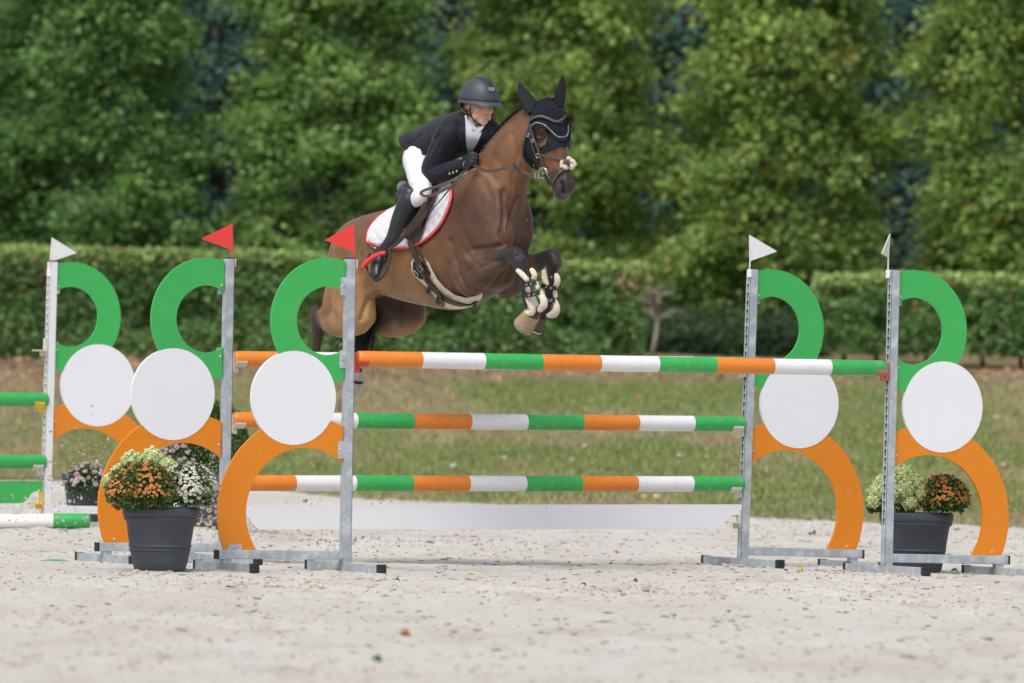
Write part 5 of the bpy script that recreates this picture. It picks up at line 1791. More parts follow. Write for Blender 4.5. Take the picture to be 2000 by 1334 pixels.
# saddle pad
PAD_OUT = [(868, 346), (876, 347), (882, 362), (882, 385), (877, 405), (866, 430), (852, 450), (832, 468), (812, 480), (795, 485), (770, 486), (752, 484), (735, 480), (722, 476), (716, 470), (717, 455), (724, 440), (738, 424), (756, 410), (780, 396), (800, 386), (830, 368), (850, 352)]
pad = tack('saddle_pad', 'white quilted saddle pad with red and silver piping under the saddle', 'saddle pad', 800, 440)
def quilt(x, y):
    u = (x*.82+y*.57)/17.0; v = (x*.82-y*.57)/17.0
    return .009*(min(abs(u-round(u)), abs(v-round(v)))*2)**.45
PADO = patch('pad_cloth', PAD_OUT, HB, .010, .010, PADW, pad, sp=3.2, offm=quilt, relax=3)
pb = bvh_of(PADO.data)
edge = [(882, 362), (882, 385), (877, 405), (866, 430), (852, 450), (832, 468), (812, 480), (795, 485), (770, 486), (752, 484), (735, 480), (722, 476), (716, 470), (717, 455), (724, 440), (738, 424), (756, 410)]
def inset(path, d, c=(800, 420)):
    o = []
    for i, p in enumerate(path):
        a = Vector(path[max(i-1, 0)]); b = Vector(path[min(i+1, len(path)-1)]); t = (b-a).normalized(); n = Vector((-t.y, t.x))
        if n.dot(Vector(c)-Vector(p)) < 0: n = -n
        o.append(tuple(Vector(p)+n*d))
    return o
strap('piping', edge, .0105, .010, HB, .016, REDP, pad, rnd=True)
strap('inner_piping', inset(edge[:-4], 3.6), .0035, .005, HB, .0215, REDP, pad, rnd=True)
strap('silver_piping', inset(edge[:-4], 2.3), .0035, .005, HB, .0205, pm('silver_cord', (.5, .5, .52), rough=.5), pad, rnd=True)

# saddle
sad = tack('saddle', 'dark brown jumping saddle under the rider, grey cantle showing behind', 'saddle', 820, 400)
patch('saddle_flap', [(835, 352), (850, 348), (858, 352), (854, 372), (846, 392), (839, 412), (831, 436), (824, 458), (816, 474), (800, 472), (790, 462), (786, 440), (796, 415), (810, 390), (822, 370)], HB, .030, .012, LEATHER, sad, relax=3)
patch('knee_roll', [(836, 372), (846, 366), (852, 370), (849, 386), (839, 408), (828, 430), (820, 446), (815, 442), (824, 414), (832, 390)], HB, .045, .014, LEATHER, sad, relax=2)
st = [(C(792, 384), C(800, 398), .06), (C(800, 372), C(808, 392), .12), (C(815, 374), C(820, 392), .14), (C(840, 362), C(846, 385), .12), (C(862, 344), C(868, 366), .08), (C(872, 338), C(876, 356), .04)]
me = remesh_union([loft_sections(st, 20, 4), el(796, 378, 0, (.03, .09, .035), pitch=.3)], .008, 4)
hlink('seat', me, pm('grey_black_leather', (.035, .036, .042), rough=.45, var=.15, bump=.1, bs=150), sad)
me = remesh_union([el(787, 366, -.04, (.026, .045, .040), pitch=.3), el(785, 383, -.05, (.032, .03, .012))], .006, 3)
hlink('cantle', me, pm('grey_cantle_leather', (.17, .18, .21), rough=.5, var=.15), sad)
SP = bvh_of(PADO.data)

# girth with sheepskin liner
gir = tack('girth', 'brown leather girth with black elastic and cream sheepskin lining under the belly', 'girth', 860, 560)
patch('sheepskin_liner', [(803, 512), (808, 504), (818, 500), (828, 502), (838, 514), (845, 530), (856, 548), (870, 563), (888, 576), (910, 582), (930, 578), (943, 572), (941, 582), (933, 592), (918, 600), (900, 604), (880, 603), (866, 600), (856, 590), (846, 576), (835, 562), (822, 551), (810, 540), (804, 528)], HB, .022, .022, SHEEP, gir, sp=3.5)
patch('elastic_guard', [(806, 512), (812, 506), (822, 508), (834, 518), (842, 534), (838, 540), (830, 545), (822, 546), (812, 540), (806, 528)], HB, .030, .008, BLACK_LEATHER, gir)
strap('girth_strap', [(800, 470), (807, 490), (817, 512), (828, 535), (845, 560), (862, 578), (882, 591), (905, 597)], .040, .007, HB, .036, LEATHER, gir)
for a, b in (((806, 484), (822, 518)), ((815, 482), (831, 514))):
    strap('billet', [a, ((a[0]+b[0])/2-1, (a[1]+b[1])/2), b], .018, .005, HB, .040, LEATHER, gir)
for p in ((829, 522, .05), (820, 530, .03), (846, 560, 0), (862, 578, 0)):
    loc, nrm, _ = snap(HB, p[0], p[1])
    if loc is None: continue
    sd = nrm.cross(Vector((1, 0, -1)).normalized()).normalized(); td = sd.cross(nrm)
    bm = bmesh.new(); c = loc+nrm*.042
    if p[2]:
        q = [c+sd*.014+td*.02, c+sd*.014-td*.02, c-sd*.014-td*.02, c-sd*.014+td*.02, c+sd*.014+td*.02]
        add_tube(bm, q, [.003]*5, 6); bm_obj('buckle', bm, STEEL, gir, smooth=True)
    else:
        add_band(bm, [c-sd*.028, c+sd*.028], [nrm, nrm], .028, .010); bm_obj('keeper', bm, BLACK_LEATHER, gir)
strap('buckle_strap', [(824, 530), (834, 552), (850, 566), (860, 580), (866, 598)], .020, .005, HB, .044, LEATHER, gir)
strap('girth_end', [(905, 597), (920, 596), (931, 590)], .026, .006, HB, .036, BLACK_LEATHER, gir)
bm = bmesh.new(); add_tube(bm, [hp(926, 590, -.05), hp(928, 600, -.05)], [.009, .006], 8, round_ends=True); bm_obj('keeper', bm, BLACK_LEATHER, gir, smooth=True)

# ear bonnet
bon = tack('ear_bonnet', 'black crochet ear bonnet and fly mask over the horse forehead and ears', 'ear bonnet', 1075, 230, -.05)
cap = [(1040, 228), (1038, 212), (1044, 201), (1056, 193), (1072, 190), (1088, 192), (1098, 200), (1103, 215), (1110, 228), (1115, 243), (1113, 262), (1108, 272), (1098, 276), (1088, 270), (1078, 258), (1066, 245), (1052, 241), (1042, 247), (1036, 252), (1034, 240)]
patch('crochet_cap', cap, HB, .012, .006, KNIT, bon, sp=3)
mask = [(1040, 225), (1034, 238), (1026, 262), (1019, 284), (1019, 300), (1027, 316), (1040, 328), (1052, 333), (1051, 322), (1053, 308), (1060, 300), (1078, 294), (1092, 286), (1108, 287), (1113, 294), (1115, 270), (1114, 250), (1108, 225), (1092, 215), (1070, 215)]
eyeh = [(1043, 262), (1046, 252), (1054, 249), (1063, 251), (1068, 260), (1069, 272), (1064, 283), (1055, 288), (1048, 280)]
patch('lycra_mask', mask, HB, .0055, .004, LYCRA, bon, sp=3, holes=[eyeh])
strap('crystal_trim', [(1038, 246), (1044, 240), (1053, 240), (1065, 245), (1077, 256), (1088, 266), (1098, 268), (1107, 265), (1110, 256), (1110, 244)], .006, .006, HB, .012, pm('crystal_trim', (.42, .44, .48), rough=.3, metal=.5, var=.6, vs=300), bon, rnd=True)
strap('scalloped_edge', [(1038, 252), (1045, 245), (1054, 245), (1066, 250), (1078, 262), (1089, 273), (1099, 275), (1109, 272)], .012, .008, HB, .010, LYCRA, bon, rnd=True)
def ear(a, b, c, d, y, flip=1, wf=1.0):
    """cupped ear: base centre, mid, upper, tip"""
    secs = []
    pts = spline([tuple(a), tuple(b), tuple(c), tuple(d)], 6)
    bm = bmesh.new(); prev = None; n = len(pts); k = 12
    for i, q in enumerate(pts):
        t = i/(n-1); w = .044*wf*math.sin(math.pi*(.34+.66*t))**.75 if t < .99 else .001
        w = max(w, .0015); p = Vector(q)
        tg = (Vector(pts[min(i+1, n-1)])-Vector(pts[max(i-1, 0)])).normalized()
        sd = Vector((.64, .77, 0)); sd = (sd-tg*sd.dot(tg)).normalized(); fw = sd.cross(tg)
        cur = []
        for j in range(k):
            w_ = 2*math.pi*j/k
            cur.append(bm.verts.new(p+sd*(w*math.cos(w_))+fw*(w*.55*math.sin(w_)+.3*w*math.cos(w_)**2)))
        if prev:
            for j in range(k): bm.faces.new((prev[j], prev[(j+1) % k], cur[(j+1) % k], cur[j]))
        prev = cur
    bm.faces.new(prev); bmesh.ops.recalc_face_normals(bm, faces=bm.faces[:])
    return bm_obj('ear_cover', bm, LYCRA, bon, smooth=True)
ear(hp(1043, 220, -.055), hp(1032, 202, -.06), hp(1021, 182, -.065), hp(1014, 160, -.065), -.06)
ear(hp(1090, 208, .045), hp(1093, 188, .05), hp(1097, 168, .055), hp(1099, 146, .055), .06, -1, .78)

# bridle
bri = tack('bridle', 'dark brown leather bridle with crossed noseband, fleece puff and silver rings', 'bridle', 1060, 300, -.08)
strap('browband', [(1034, 236), (1044, 229), (1056, 227), (1070, 231), (1084, 237), (1094, 236), (1103, 229), (1105, 224)], .017, .010, HB, .022, LEATHER_G, bri, rnd=True)
strap('cheekpiece', [(1033, 226), (1034, 240), (1038, 258), (1044, 275), (1052, 295), (1058, 315), (1063, 332)], .013, .005, HB, .017, LEATHER_G, bri)
strap('second_cheekpiece', [(1031, 240), (1034, 262), (1041, 290), (1049, 312), (1055, 330)], .009, .004, HB, .013, LEATHER_G, bri)
strap('throatlatch', [(1034, 240), (1028, 262), (1022, 285), (1020, 302)], .011, .004, HB, .014, LEATHER_G, bri)
strap('noseband', [(1055, 303), (1068, 305), (1082, 307), (1095, 311), (1108, 316)], .013, .006, HB, .012, LEATHER_G, bri)
strap('lower_noseband', [(1110, 322), (1100, 330), (1088, 342), (1080, 356), (1076, 364)], .011, .006, HB, .012, LEATHER_G, bri)
strap('chin_strap', [(1063, 340), (1070, 352), (1076, 362)], .020, .005, HB, .008, BLACK_LEATHER, bri)
def ring(name, px, py, r, parent, lift=.014, wire=.0032, m=STEEL, sq=1.0):
    loc, nrm, _ = snap(HB, px, py)
    if loc is None: loc = hp(px, py, -.1); nrm = Vector((.3, -1, 0)).normalized()
    a, b = frame(nrm, Vector((0, 0, 1)))
    bm = bmesh.new()
    q = [loc+nrm*lift+a*(r*math.cos(w))+b*(r*sq*math.sin(w)) for w in [2*math.pi*k/20 for k in range(21)]]
    add_tube(bm, q, [wire]*21, 7, cap=False, ref=nrm)
    return bm_obj(name, bm, m, parent, smooth=True)
ring('bit_ring', 1063, 338, .030, bri, wire=.0038)
ring('bit_ring', 1068, 333, .022, bri, wire=.0036, lift=.018)
ring('noseband_ring', 1054, 303, .0135, bri, lift=.016)
ring('buckle', 1036, 264, .011, bri, lift=.018, wire=.0025); ring('buckle', 1044, 273, .009, bri, lift=.020, wire=.0025)
ring('mask_buckle', 1042, 320, .012, bri, lift=.012, wire=.003, m=BRASS, sq=.75)
loc, nrm, _ = snap(HB, 1108, 320)
if loc is None: loc = hp(1108, 320, .0); nrm = HMI.to_3x3() @ Vector((.3, -1, 0))
# fleece puff where the straps cross
for (dx, dy, r) in ((-9, -1, 5.5), (0, -9, 5), (7, -3, 5.5), (-4, 7, 6), (5, 7, 6.5), (10, 2, 5), (-9, 5, 4.5)):
    l2, n2, _ = snap(HB, 1108+dx, 320+dy)
    if l2 is None: l2 = CAML+rayL(1108+dx, 320+dy)*(loc-CAML).length; n2 = nrm
    V, F = ellipsoid(l2+n2*.012, (r/338, r/338, r/338), None, 14, 9)
    V = [v+(v-l2).normalized()*random.uniform(-.0022, .0028) for v in V]
    bm = bmesh.new(); add_data(bm, V, F); bm_obj('fleece_puff', bm, SHEEP, bri, smooth=True)
strap('crossing_patch', [(1101, 313), (1108, 318), (1112, 322)], .024, .008, HB, .026, LEATHER_G, bri)

# reins: bit to hand, then the slack buckle end to the saddle front
rei = tack('reins', 'dark leather reins running from the bit to the rider hand, loose end looping back', 'reins', 960, 330, -.12)
def free_band(name, path, wid, thick, m, parent, seg=8, nrm=Vector((.2, -1, .1))):
    pts = spline([tuple(hp(*p)) for p in path], seg)
    P = [Vector(q) for q in pts]; bm = bmesh.new(); add_band(bm, P, [nrm.normalized()]*len(P), wid, thick)
    return bm_obj(name, bm, m, parent, smooth=True, angle=40)
free_band('rein', [(1062, 343, -.135), (1045, 344, -.15), (1028, 338, -.17), (1005, 328, -.19), (985, 329, -.20), (962, 334, -.205), (945, 333, -.20), (934, 327, -.18), (926, 322, -.16)], .018, .004, LEATHER_G, rei)
for (x, y) in ((1046, 344), (1052, 345)): free_band('rein_keeper', [(x, y-5, -.165), (x+1, y+5, -.165)], .008, .010, STEEL, rei, 2)
free_band('rein_stop', [(1003, 319, -.20), (1009, 329, -.205), (1015, 337, -.20)], .010, .008, LEATHER, rei, 3)
free_band('rein_end', [(928, 330, -.17), (905, 341, -.235), (880, 354, -.28), (850, 365, -.31), (828, 372, -.32), (822, 378, -.32), (832, 383, -.32), (850, 379, -.31), (880, 364, -.28), (905, 346, -.24)], .016, .004, LEATHER_G, rei)
strap('breast_strap', [(800, 468), (815, 445), (840, 415), (862, 388), (884, 360)], .006, .004, HB, .040, BLACK_LEATHER, rei, rnd=True)

# boots on the forelegs
def legboot(label, cx, Y, rolls, straps, shell, group='front leg boots'):
    b = tack('tendon_boot', label, 'horse boot', cx, 560, Y, group)
    bm = bmesh.new(); V, F = chain([(hp(p[0], p[1], Y+p[3]), p[2], p[2]*1.05) for p in shell]); add_data(bm, V, F)
    bmesh.ops.recalc_face_normals(bm, faces=bm.faces[:]); bm_obj('shell', bm, BLACK_LEATHER, b, smooth=True)
    for rl in rolls:
        V, F = chain([(hp(p[0], p[1], Y+(p[3] if len(p) > 3 else -.035)), p[2]/338) for p in rl], 14, 4)
        V = [Vector(v)+Vector((random.uniform(-1, 1), random.uniform(-1, 1), random.uniform(-1, 1)))*.0012 for v in V]
        bm = bmesh.new(); add_data(bm, V, F); bmesh.ops.recalc_face_normals(bm, faces=bm.faces[:]); bm_obj('sheepskin_roll', bm, SHEEP, b, smooth=True)
    for (x0, y0, x1, y1, dpt) in straps:
        P = []; Nn = []
        for i in range(9):
            t = i/8; bow = math.sin(t*math.pi)
            P.append(hp(x0+(x1-x0)*t, y0+(y1-y0)*t+2*bow, Y-.048-dpt*0-.022*bow)); Nn.append((Vector((-(.5-t)*1.4, -1, 0))).normalized())
        bm = bmesh.new(); add_band(bm, P, Nn, .026, .006); so = bm_obj('boot_strap', bm, BLACK_LEATHER, b, smooth=True, angle=40)
        for t in (.3, .62):
            c = hp(x0+(x1-x0)*t, y0+(y1-y0)*t+2*math.sin(t*math.pi), Y-.0575-.022*math.sin(t*math.pi))
            bm = bmesh.new(); q = [c+Vector((.8, .1, 0))*(.009*math.cos(w))+Vector((0, 0, .006*math.sin(w))) for w in [2*math.pi*k/12 for k in range(13)]]
            add_tube(bm, q, [.0016]*13, 5, cap=False, ref=Vector((0, 1, 0))); bm_obj('strap_stud', bm, STEEL, so, smooth=True)
    return b
legboot('near foreleg boot, black with cream sheepskin rolls, above the white pastern', 1028, -.16,
    [[(1012, 529, 4.8), (1020, 536, 5.5), (1029, 546, 5)], [(1039, 528, 5), (1044, 536, 5.5), (1043, 543, 5)], [(1030, 561, 4.6), (1032, 568, 4.8)], [(1048, 554, 4.4), (1050, 562, 4.8)],
     [(1030, 582, 5), (1035, 592, 6), (1041, 604, 6.4), (1037, 612, 5.5), (1028, 610, 4)], [(1054, 574, 5), (1061, 584, 7), (1062, 596, 7.5), (1055, 605, 5.5)]],
    [(1020, 557, 1047, 550, .0), (1024, 577, 1054, 570, .0)],
    [(1020, 545, .030, .0), (1026, 565, .030, .0), (1031, 585, .032, .0), (1034, 602, .032, .01)])
legboot('far foreleg boot, black with cream sheepskin rolls, on the dark legged side', 1075, .16,
    [[(1063, 531, 5), (1064, 543, 6.2), (1068, 555, 5)], [(1087, 538, 4.8), (1089, 548, 6), (1086, 558, 5)], [(1060, 568, 5), (1062, 577, 5)], [(1084, 571, 4.4), (1085, 579, 4.6)],
     [(1085, 590, 5), (1087, 602, 7.5), (1082, 613, 8), (1072, 616, 5)]],
    [(1058, 557, 1087, 563, .0), (1066, 584, 1083, 585, .0)],
    [(1078, 545, .030, .0), (1075, 565, .032, .0), (1072, 588, .034, .0)])
# white hind boot peeping out under the front pole
hb = tack('fetlock_boot', 'small pale hind boot with black strap just right of the near grey post', 'horse boot', 694, 750, .19)
bm = bmesh.new(); V, F = chain([(hp(697, 735, .19), .040), (hp(692, 750, .19), .045), (hp(688, 762, .19), .038)]); add_data(bm, V, F); bmesh.ops.recalc_face_normals(bm, faces=bm.faces[:]); bm_obj('shell', bm, pm('pale_boot', (.5, .49, .47), rough=.6), hb, smooth=True)
bm = bmesh.new(); V, F = tube_data([hp(695, 741, .19), hp(694, 746, .19)], [.047, .048], 18); add_data(bm, V, F); bm_obj('boot_strap', bm, BLACK_LEATHER, hb, smooth=True, angle=40)
# ------------------------------------------------------------------ rider
rider = tack('person', 'rider in black jacket, white breeches and helmet, crouched forward on the jumping horse', 'person', 812, 400, 0)
SKIN = pm('skin', (0, 0, 0), rough=.5, spec=.35, var=.05, vs=30, attr=True)
JACKET = pm('black_jacket_cloth', (.0075, .0095, .018), rough=.72, spec=.3, var=.12, vs=8, bump=.6, bs=16, sheen=.12)
BREECH = pm('white_breeches', (.74, .74, .79), rough=.8, var=.03, vs=8, bump=.25, bs=18)
BOOTL = pm('black_boot_leather', (.022, .026, .033), rough=.30, var=.15, vs=9, bump=.35, bs=22)
GLOVE = pm('black_glove', (.014, .015, .020), rough=.6, var=.15, bump=.4, bs=80)
HELM = pm('matt_helmet', (.050, .058, .072), rough=.5, var=.05)
GLIT = pm('glitter_panel', (.035, .038, .045), rough=.4, metal=.3, var=.9, vs=260, bump=.8, bs=260)
SHIRT = pm('white_shirt', (.52, .53, .60), rough=.8, var=.04, bump=.3, bs=25)
HAIRF = pm('blonde_hair', (.42, .27, .13), rough=.5, var=.3, vs=60)

# head frame
Hyaw = -math.radians(9)
HC = hp(937, 203, .02)
HR = Matrix.Rotation(Hyaw, 3, 'Z') @ Matrix.Rotation(math.radians(4), 3, 'Y') @ Matrix.Rotation(math.radians(-2), 3, 'X')
def hd(x, y, z): return HC+HR @ Vector((x, y, z))
def hel(c, r, rot=None):
    V, F = ellipsoid((0, 0, 0), r, rot, 20, 14)
    return [HC+HR @ (Vector(v)+Vector(c)) for v in V], F
def jt(x, y, l): return hp(x, y, l)
sk = []
sk += [hel((-.012, 0, .03), (.094, .074, .10)), hel((.030, 0, -.035), (.058, .060, .078)), hel((.052, 0, -.094), (.030, .031, .028)), hel((.064, 0, -.108), (.018, .019, .014))]
for s in (-1, 1):
    sk += [hel((.052, s*.036, -.034), (.028, .024, .024)), hel((.004, s*.070, -.012), (.018, .010, .030)), hel((.015, s*.048, -.072), (.040, .016, .030))]
    sk += [hel((.099, s*.010, -.041), (.008, .0065, .0065)), hel((.078, s*.028, .012), (.011, .022, .007))]
def hchain(pts): return chain([(hd(*p[:3]), p[3]) for p in pts], 10, 3)
sk += [hchain([(.085, 0, .004, .008), (.096, 0, -.018, .0078), (.1065, 0, -.036, .0098)]), hchain([(.084, -.020, -.0655, .005), (.0925, 0, -.063, .0068), (.084, .020, -.0655, .005)]), hchain([(.082, -.017, -.081, .005), (.090, 0, -.0835, .0072), (.082, .017, -.081, .005)])]
# neck, trunk and limbs under the clothes
sk += [chain([(hd(-.015, 0, -.05), .058), (hd(-.02, 0, -.10), .054), (jt(918, 246, 0), .060), (jt(905, 262, 0), .075)], 16)]
sk += [loft_sections([(C(812, 275), C(842, 318), .11), (C(842, 255), C(864, 306), .11), (C(880, 240), C(898, 290), .13), (C(905, 232), C(928, 275), .12), (C(918, 236), C(936, 258), .06)], 18, 4)]
LEG = {-1: [(jt(812, 316, -.09), .07), (jt(812, 376, -.262), .026), (jt(785, 431, -.28), .028), (jt(754, 488, -.283), .022), (jt(737, 528, -.365), .018)],
       1: [(jt(856, 316, .09), .07), (jt(948, 380, .27), .036), (jt(925, 431, .28), .034), (jt(892, 488, .285), .022), (jt(895, 525, .335), .018)]}
ARM = {-1: [(jt(880, 257, -.16), .045), (jt(841, 337, -.19), .034), (jt(903, 322, -.12), .024), (jt(918, 314, -.11), .022)],
       1: [(jt(958, 257, .16), .045), (jt(950, 330, .21), .034), (jt(962, 300, .12), .024), (jt(950, 296, .0), .022)]}
for s in (-1, 1):
    sk.append(chain(LEG[s], 12)); sk.append(chain(ARM[s], 12))
rb_me = remesh_union(sk, .0042, 3, .5)
def dent(me, items):
    V = co_of(me); N = normals_of(me); d = np.zeros(len(V))
    for c, r, a in items:
        q = np.linalg.norm(V-np.array(c[:]), axis=1); d += a*np.exp(-(q/r)**2)
    set_co(me, V-N*d[:, None])
dent(rb_me, [(hd(.083, s*.030, -.005), .013, .009) for s in (-1, 1)]+[(hd(.090, 0, -.073), .006, .003)])
def skinb(V):
    n = fbm(V[:, 0]*30, V[:, 2]*30, 3, 3)[:, None]
    return np.array([.74, .44, .315])*(.92+.16*n)
paint(rb_me, skinb, [([hd(.090, -.018, -.064), hd(.098, 0, -.063), hd(.090, .018, -.064)], .003, .004, (.56, .25, .21), .8),
    ([hd(.088, -.014, -.083), hd(.096, 0, -.084), hd(.088, .014, -.083)], .003, .005, (.58, .27, .23), .8),
    ([hd(.066, -.045, -.040)], .012, .025, (.58, .28, .20), .35), ([hd(.066, .045, -.040)], .012, .025, (.58, .28, .20), .35),
    ([hd(.090, -.042, .012), hd(.094, -.02, .016)], .003, .004, (.22, .13, .07), .8), ([hd(.090, .042, .012), hd(.094, .02, .016)], .003, .004, (.22, .13, .07), .8),
    ([hd(.112, 0, -.036)], .008, .02, (.58, .29, .21), .3)])
link_mesh('body', rb_me, SKIN, rider)
SCL = pm('eye_white', (.6, .57, .55), rough=.2); IRIS = pm('iris', (.06, .05, .04), rough=.15)
for s in (-1, 1):
    bm = bmesh.new(); V, F = hel((.0735, s*.029, -.006), (.0115, .0125, .0075)); add_data(bm, V, F); e_ = bm_obj('eye', bm, SCL, rider, smooth=True)
    bm = bmesh.new(); V, F = hel((.0818, s*.0275, -.0065), (.0042, .0055, .0055)); add_data(bm, V, F); bm_obj('iris', bm, IRIS, e_, smooth=True)
    bm = bmesh.new(); add_tube(bm, [hd(.078, s*.041, -.003), hd(.0855, s*.031, .0025), hd(.083, s*.018, -.001)], [.002, .0025, .0018], 6); bm_obj('eyelashes', bm, pm('lash_brown', (.05, .03, .02), rough=.7), e_, smooth=True)
bm = bmesh.new(); V, F = hchain([(.0875, -.0125, -.0735, .0022), (.0925, 0, -.0725, .0032), (.0875, .0125, -.0735, .0022)]); add_data(bm, V, F); bm_obj('teeth', bm, pm('teeth', (.62, .58, .52), rough=.3), rider, smooth=True)
# hair under the helmet
hr = [hel((-.068, -.030, -.045), (.036, .034, .040)), hel((-.075, .015, -.045), (.036, .045, .042)), hel((-.040, -.060, -.020), (.040, .016, .028)), hel((-.040, .060, -.020), (.040, .016, .028)), hel((.035, -.066, .0), (.016, .010, .022))]
link_mesh('hair', remesh_union(hr, .005, 3), HAIRF, rider)
bm = bmesh.new(); add_tube(bm, [jt(903, 219, -.02), jt(902, 212, -.03), jt(908, 204, -.05)], [.003]*3, 6); bm_obj('hair_strand', bm, HAIRF, rider)

# helmet: shell, centre panel, brim, badge, harness
def helmet():
    # shell, cut flat at brim level
    bm = bmesh.new()
    nu, nv = 40, 16; rows = []
    for i in range(nv+1):
        ph = (math.pi/2)*(1-i/nv)*1.0
        row = []
        for k in range(nu):
            w = 2*math.pi*k/nu
            rx = .140 if math.cos(w) > 0 else .130
            x = rx*math.cos(w)*math.cos(ph)**.85 if i else 0
            y = .108*math.sin(w)*math.cos(ph)**.85 if i else 0
            z = .018+.136*math.sin(ph)
            if i == nv: z -= .012 + .018*max(0, -math.cos(w)); 
            row.append(bm.verts.new(hd(x-.012, y, z)))
        rows.append(row)
    for i in range(nv):
        for k in range(nu):
            k2 = (k+1) % nu
            if i == 0:
                if k % 1 == 0:
                    try: bm.faces.new((rows[0][0], rows[1][k], rows[1][k2]))
                    except ValueError: pass
            else: bm.faces.new((rows[i][k], rows[i+1][k], rows[i+1][k2], rows[i][k2]))
    for v in rows[0][1:]: 
        if not v.link_faces: bm.verts.remove(v)
    bmesh.ops.recalc_face_normals(bm, faces=bm.faces[:])
    bmesh.ops.solidify(bm, geom=bm.faces[:], thickness=.008)
    hm = bm_obj('helmet', bm, HELM, rider, smooth=True, angle=60)
    def surf(w, ph, lift):
        rx = .140 if math.cos(w) > 0 else .130
        c = math.cos(ph)**.85
        p = Vector((rx*math.cos(w)*c-.012, .108*math.sin(w)*c, .018+.136*math.sin(ph)))
        n = Vector((math.cos(w)*c/rx, math.sin(w)*c/.108, math.sin(ph)/.136)).normalized()
        return HC+HR @ (p+n*lift)
    # centre glitter panel: band over the crown narrowing to the badge
    bm = bmesh.new(); prev = None
    for i in range(13):
        t = i/12; ph = math.radians(92-58*t); hw = .034-.013*t
        cur = []
        for j in range(5):
            y = -hw+2*hw*j/4
            z = .018+.136*math.sin(ph)+.0; x = .140*max(0.0001, math.cos(ph))**.85*(1-(y/.108)**2*.5)-.012
            n = Vector((math.cos(ph)/.14, y/.108/.2*.3, math.sin(ph)/.136)).normalized()
            cur.append(bm.verts.new(HC+HR @ (Vector((x, y, z-(y/.108)**2*.05*math.sin(ph)))+n*.0035)))
        if prev:
            for j in range(4): bm.faces.new((prev[j], prev[j+1], cur[j+1], cur[j]))
        prev = cur
    bmesh.ops.recalc_face_normals(bm, faces=bm.faces[:]); bmesh.ops.solidify(bm, geom=bm.faces[:], thickness=.004)
    bm_obj('glitter_panel', bm, GLIT, hm, smooth=True)
    bm = bmesh.new(); c = surf(0, math.radians(31), .006); c2 = surf(0, math.radians(24), .006)
    up = (c-c2).normalized(); sd = HR @ Vector((0, 1, 0)); nn = sd.cross(up)
    poly = [(-.021, .012), (.021, .012), (.015, -.010), (-.015, -.010)]
    a = [bm.verts.new(c+sd*p[0]+up*p[1]+nn*.003) for p in poly]; b = [bm.verts.new(c+sd*p[0]+up*p[1]-nn*.004) for p in poly]
    bm.faces.new(a); bm.faces.new(list(reversed(b)))
    for i in range(4): bm.faces.new((a[i], b[i], b[(i+1) % 4], a[(i+1) % 4]))
    bmesh.ops.recalc_face_normals(bm, faces=bm.faces[:]); bd = bm_obj('badge', bm, pm('silver_badge', (.5, .51, .54), rough=.3, metal=.8, var=.3, vs=120), hm)
    # small raised mark on the badge
    bm = bmesh.new(); add_tube(bm, [c+nn*.004+sd*-.006+up*.004, c+nn*.004+up*-.004, c+nn*.004+sd*.006+up*.004], [.0015]*3, 5); bm_obj('badge_mark', bm, BLACK_PL, bd)
    # brim
    bm = bmesh.new(); prev = None
    for k in range(-34, 35):
        w = math.radians(k*3.0*1.35)
        e = max(0, math.cos(w))
        fade = smooth01((math.radians(140)-abs(w))/math.radians(70))
        out = .010+.048*float(fade)*(e**1.4)
        c = 1.0; rx = .140 if math.cos(w) > 0 else .130
        i0 = Vector((rx*math.cos(w)-.014, .108*math.sin(w), .016)); o0 = Vector(((rx+out)*math.cos(w)-.012, (.110+out*.42)*math.sin(w), .002-.006*e))
        cur = [bm.verts.new(HC+HR @ q) for q in (i0+Vector((0, 0, .006)), (i0+o0)/2+Vector((0, 0, .006)), o0+Vector((0, 0, .002)), o0-Vector((0, 0, .003)), i0-Vector((0, 0, .010)))]
        if prev:
            for j in range(5): bm.faces.new((prev[j], prev[(j+1) % 5], cur[(j+1) % 5], cur[j]))
        prev = cur
    bmesh.ops.recalc_face_normals(bm, faces=bm.faces[:]); bm_obj('brim', bm, HELM, hm, smooth=True, angle=60)
    # glitter trim at the base of the shell
    bm = bmesh.new(); q = [HC+HR @ Vector((((.140 if math.cos(w) > 0 else .130)+.0025)*math.cos(w)-.012, .1105*math.sin(w), .026)) for w in [math.radians(a) for a in range(-130, 131, 10)]]
    add_tube(bm, q, [(.004, .0075)]*len(q), 8); bm_obj('glitter_trim', bm, GLIT, hm, smooth=True)
    # rear shell lip
    bm = bmesh.new(); q = [HC+HR @ Vector((.128*math.cos(w)-.012, .104*math.sin(w), -.008-.012*abs(math.cos(w)))) for w in [math.radians(a) for a in range(105, 256, 10)]]
    add_tube(bm, q, [(.010, .014)]*len(q), 8); bm_obj('rear_harness', bm, BLACK_PL, hm, smooth=True)
    # straps
    bm = bmesh.new()
    for s in (-1, 1):
        add_tube(bm, [hd(.030, s*.083, .008), hd(.022, s*.079, -.035), hd(.030, s*.068, -.075), hd(.048, s*.045, -.108), hd(.058, s*.012, -.126)], [.0035, .0045, .0045, .0042, .0042], 7)
        add_tube(bm, [hd(-.075, s*.085, -.005), hd(-.040, s*.080, -.040), hd(.005, s*.074, -.062), hd(.030, s*.066, -.076)], [.0045]*4, 7)
    bm_obj('chin_strap', bm, LYCRA, hm, smooth=True)
helmet()

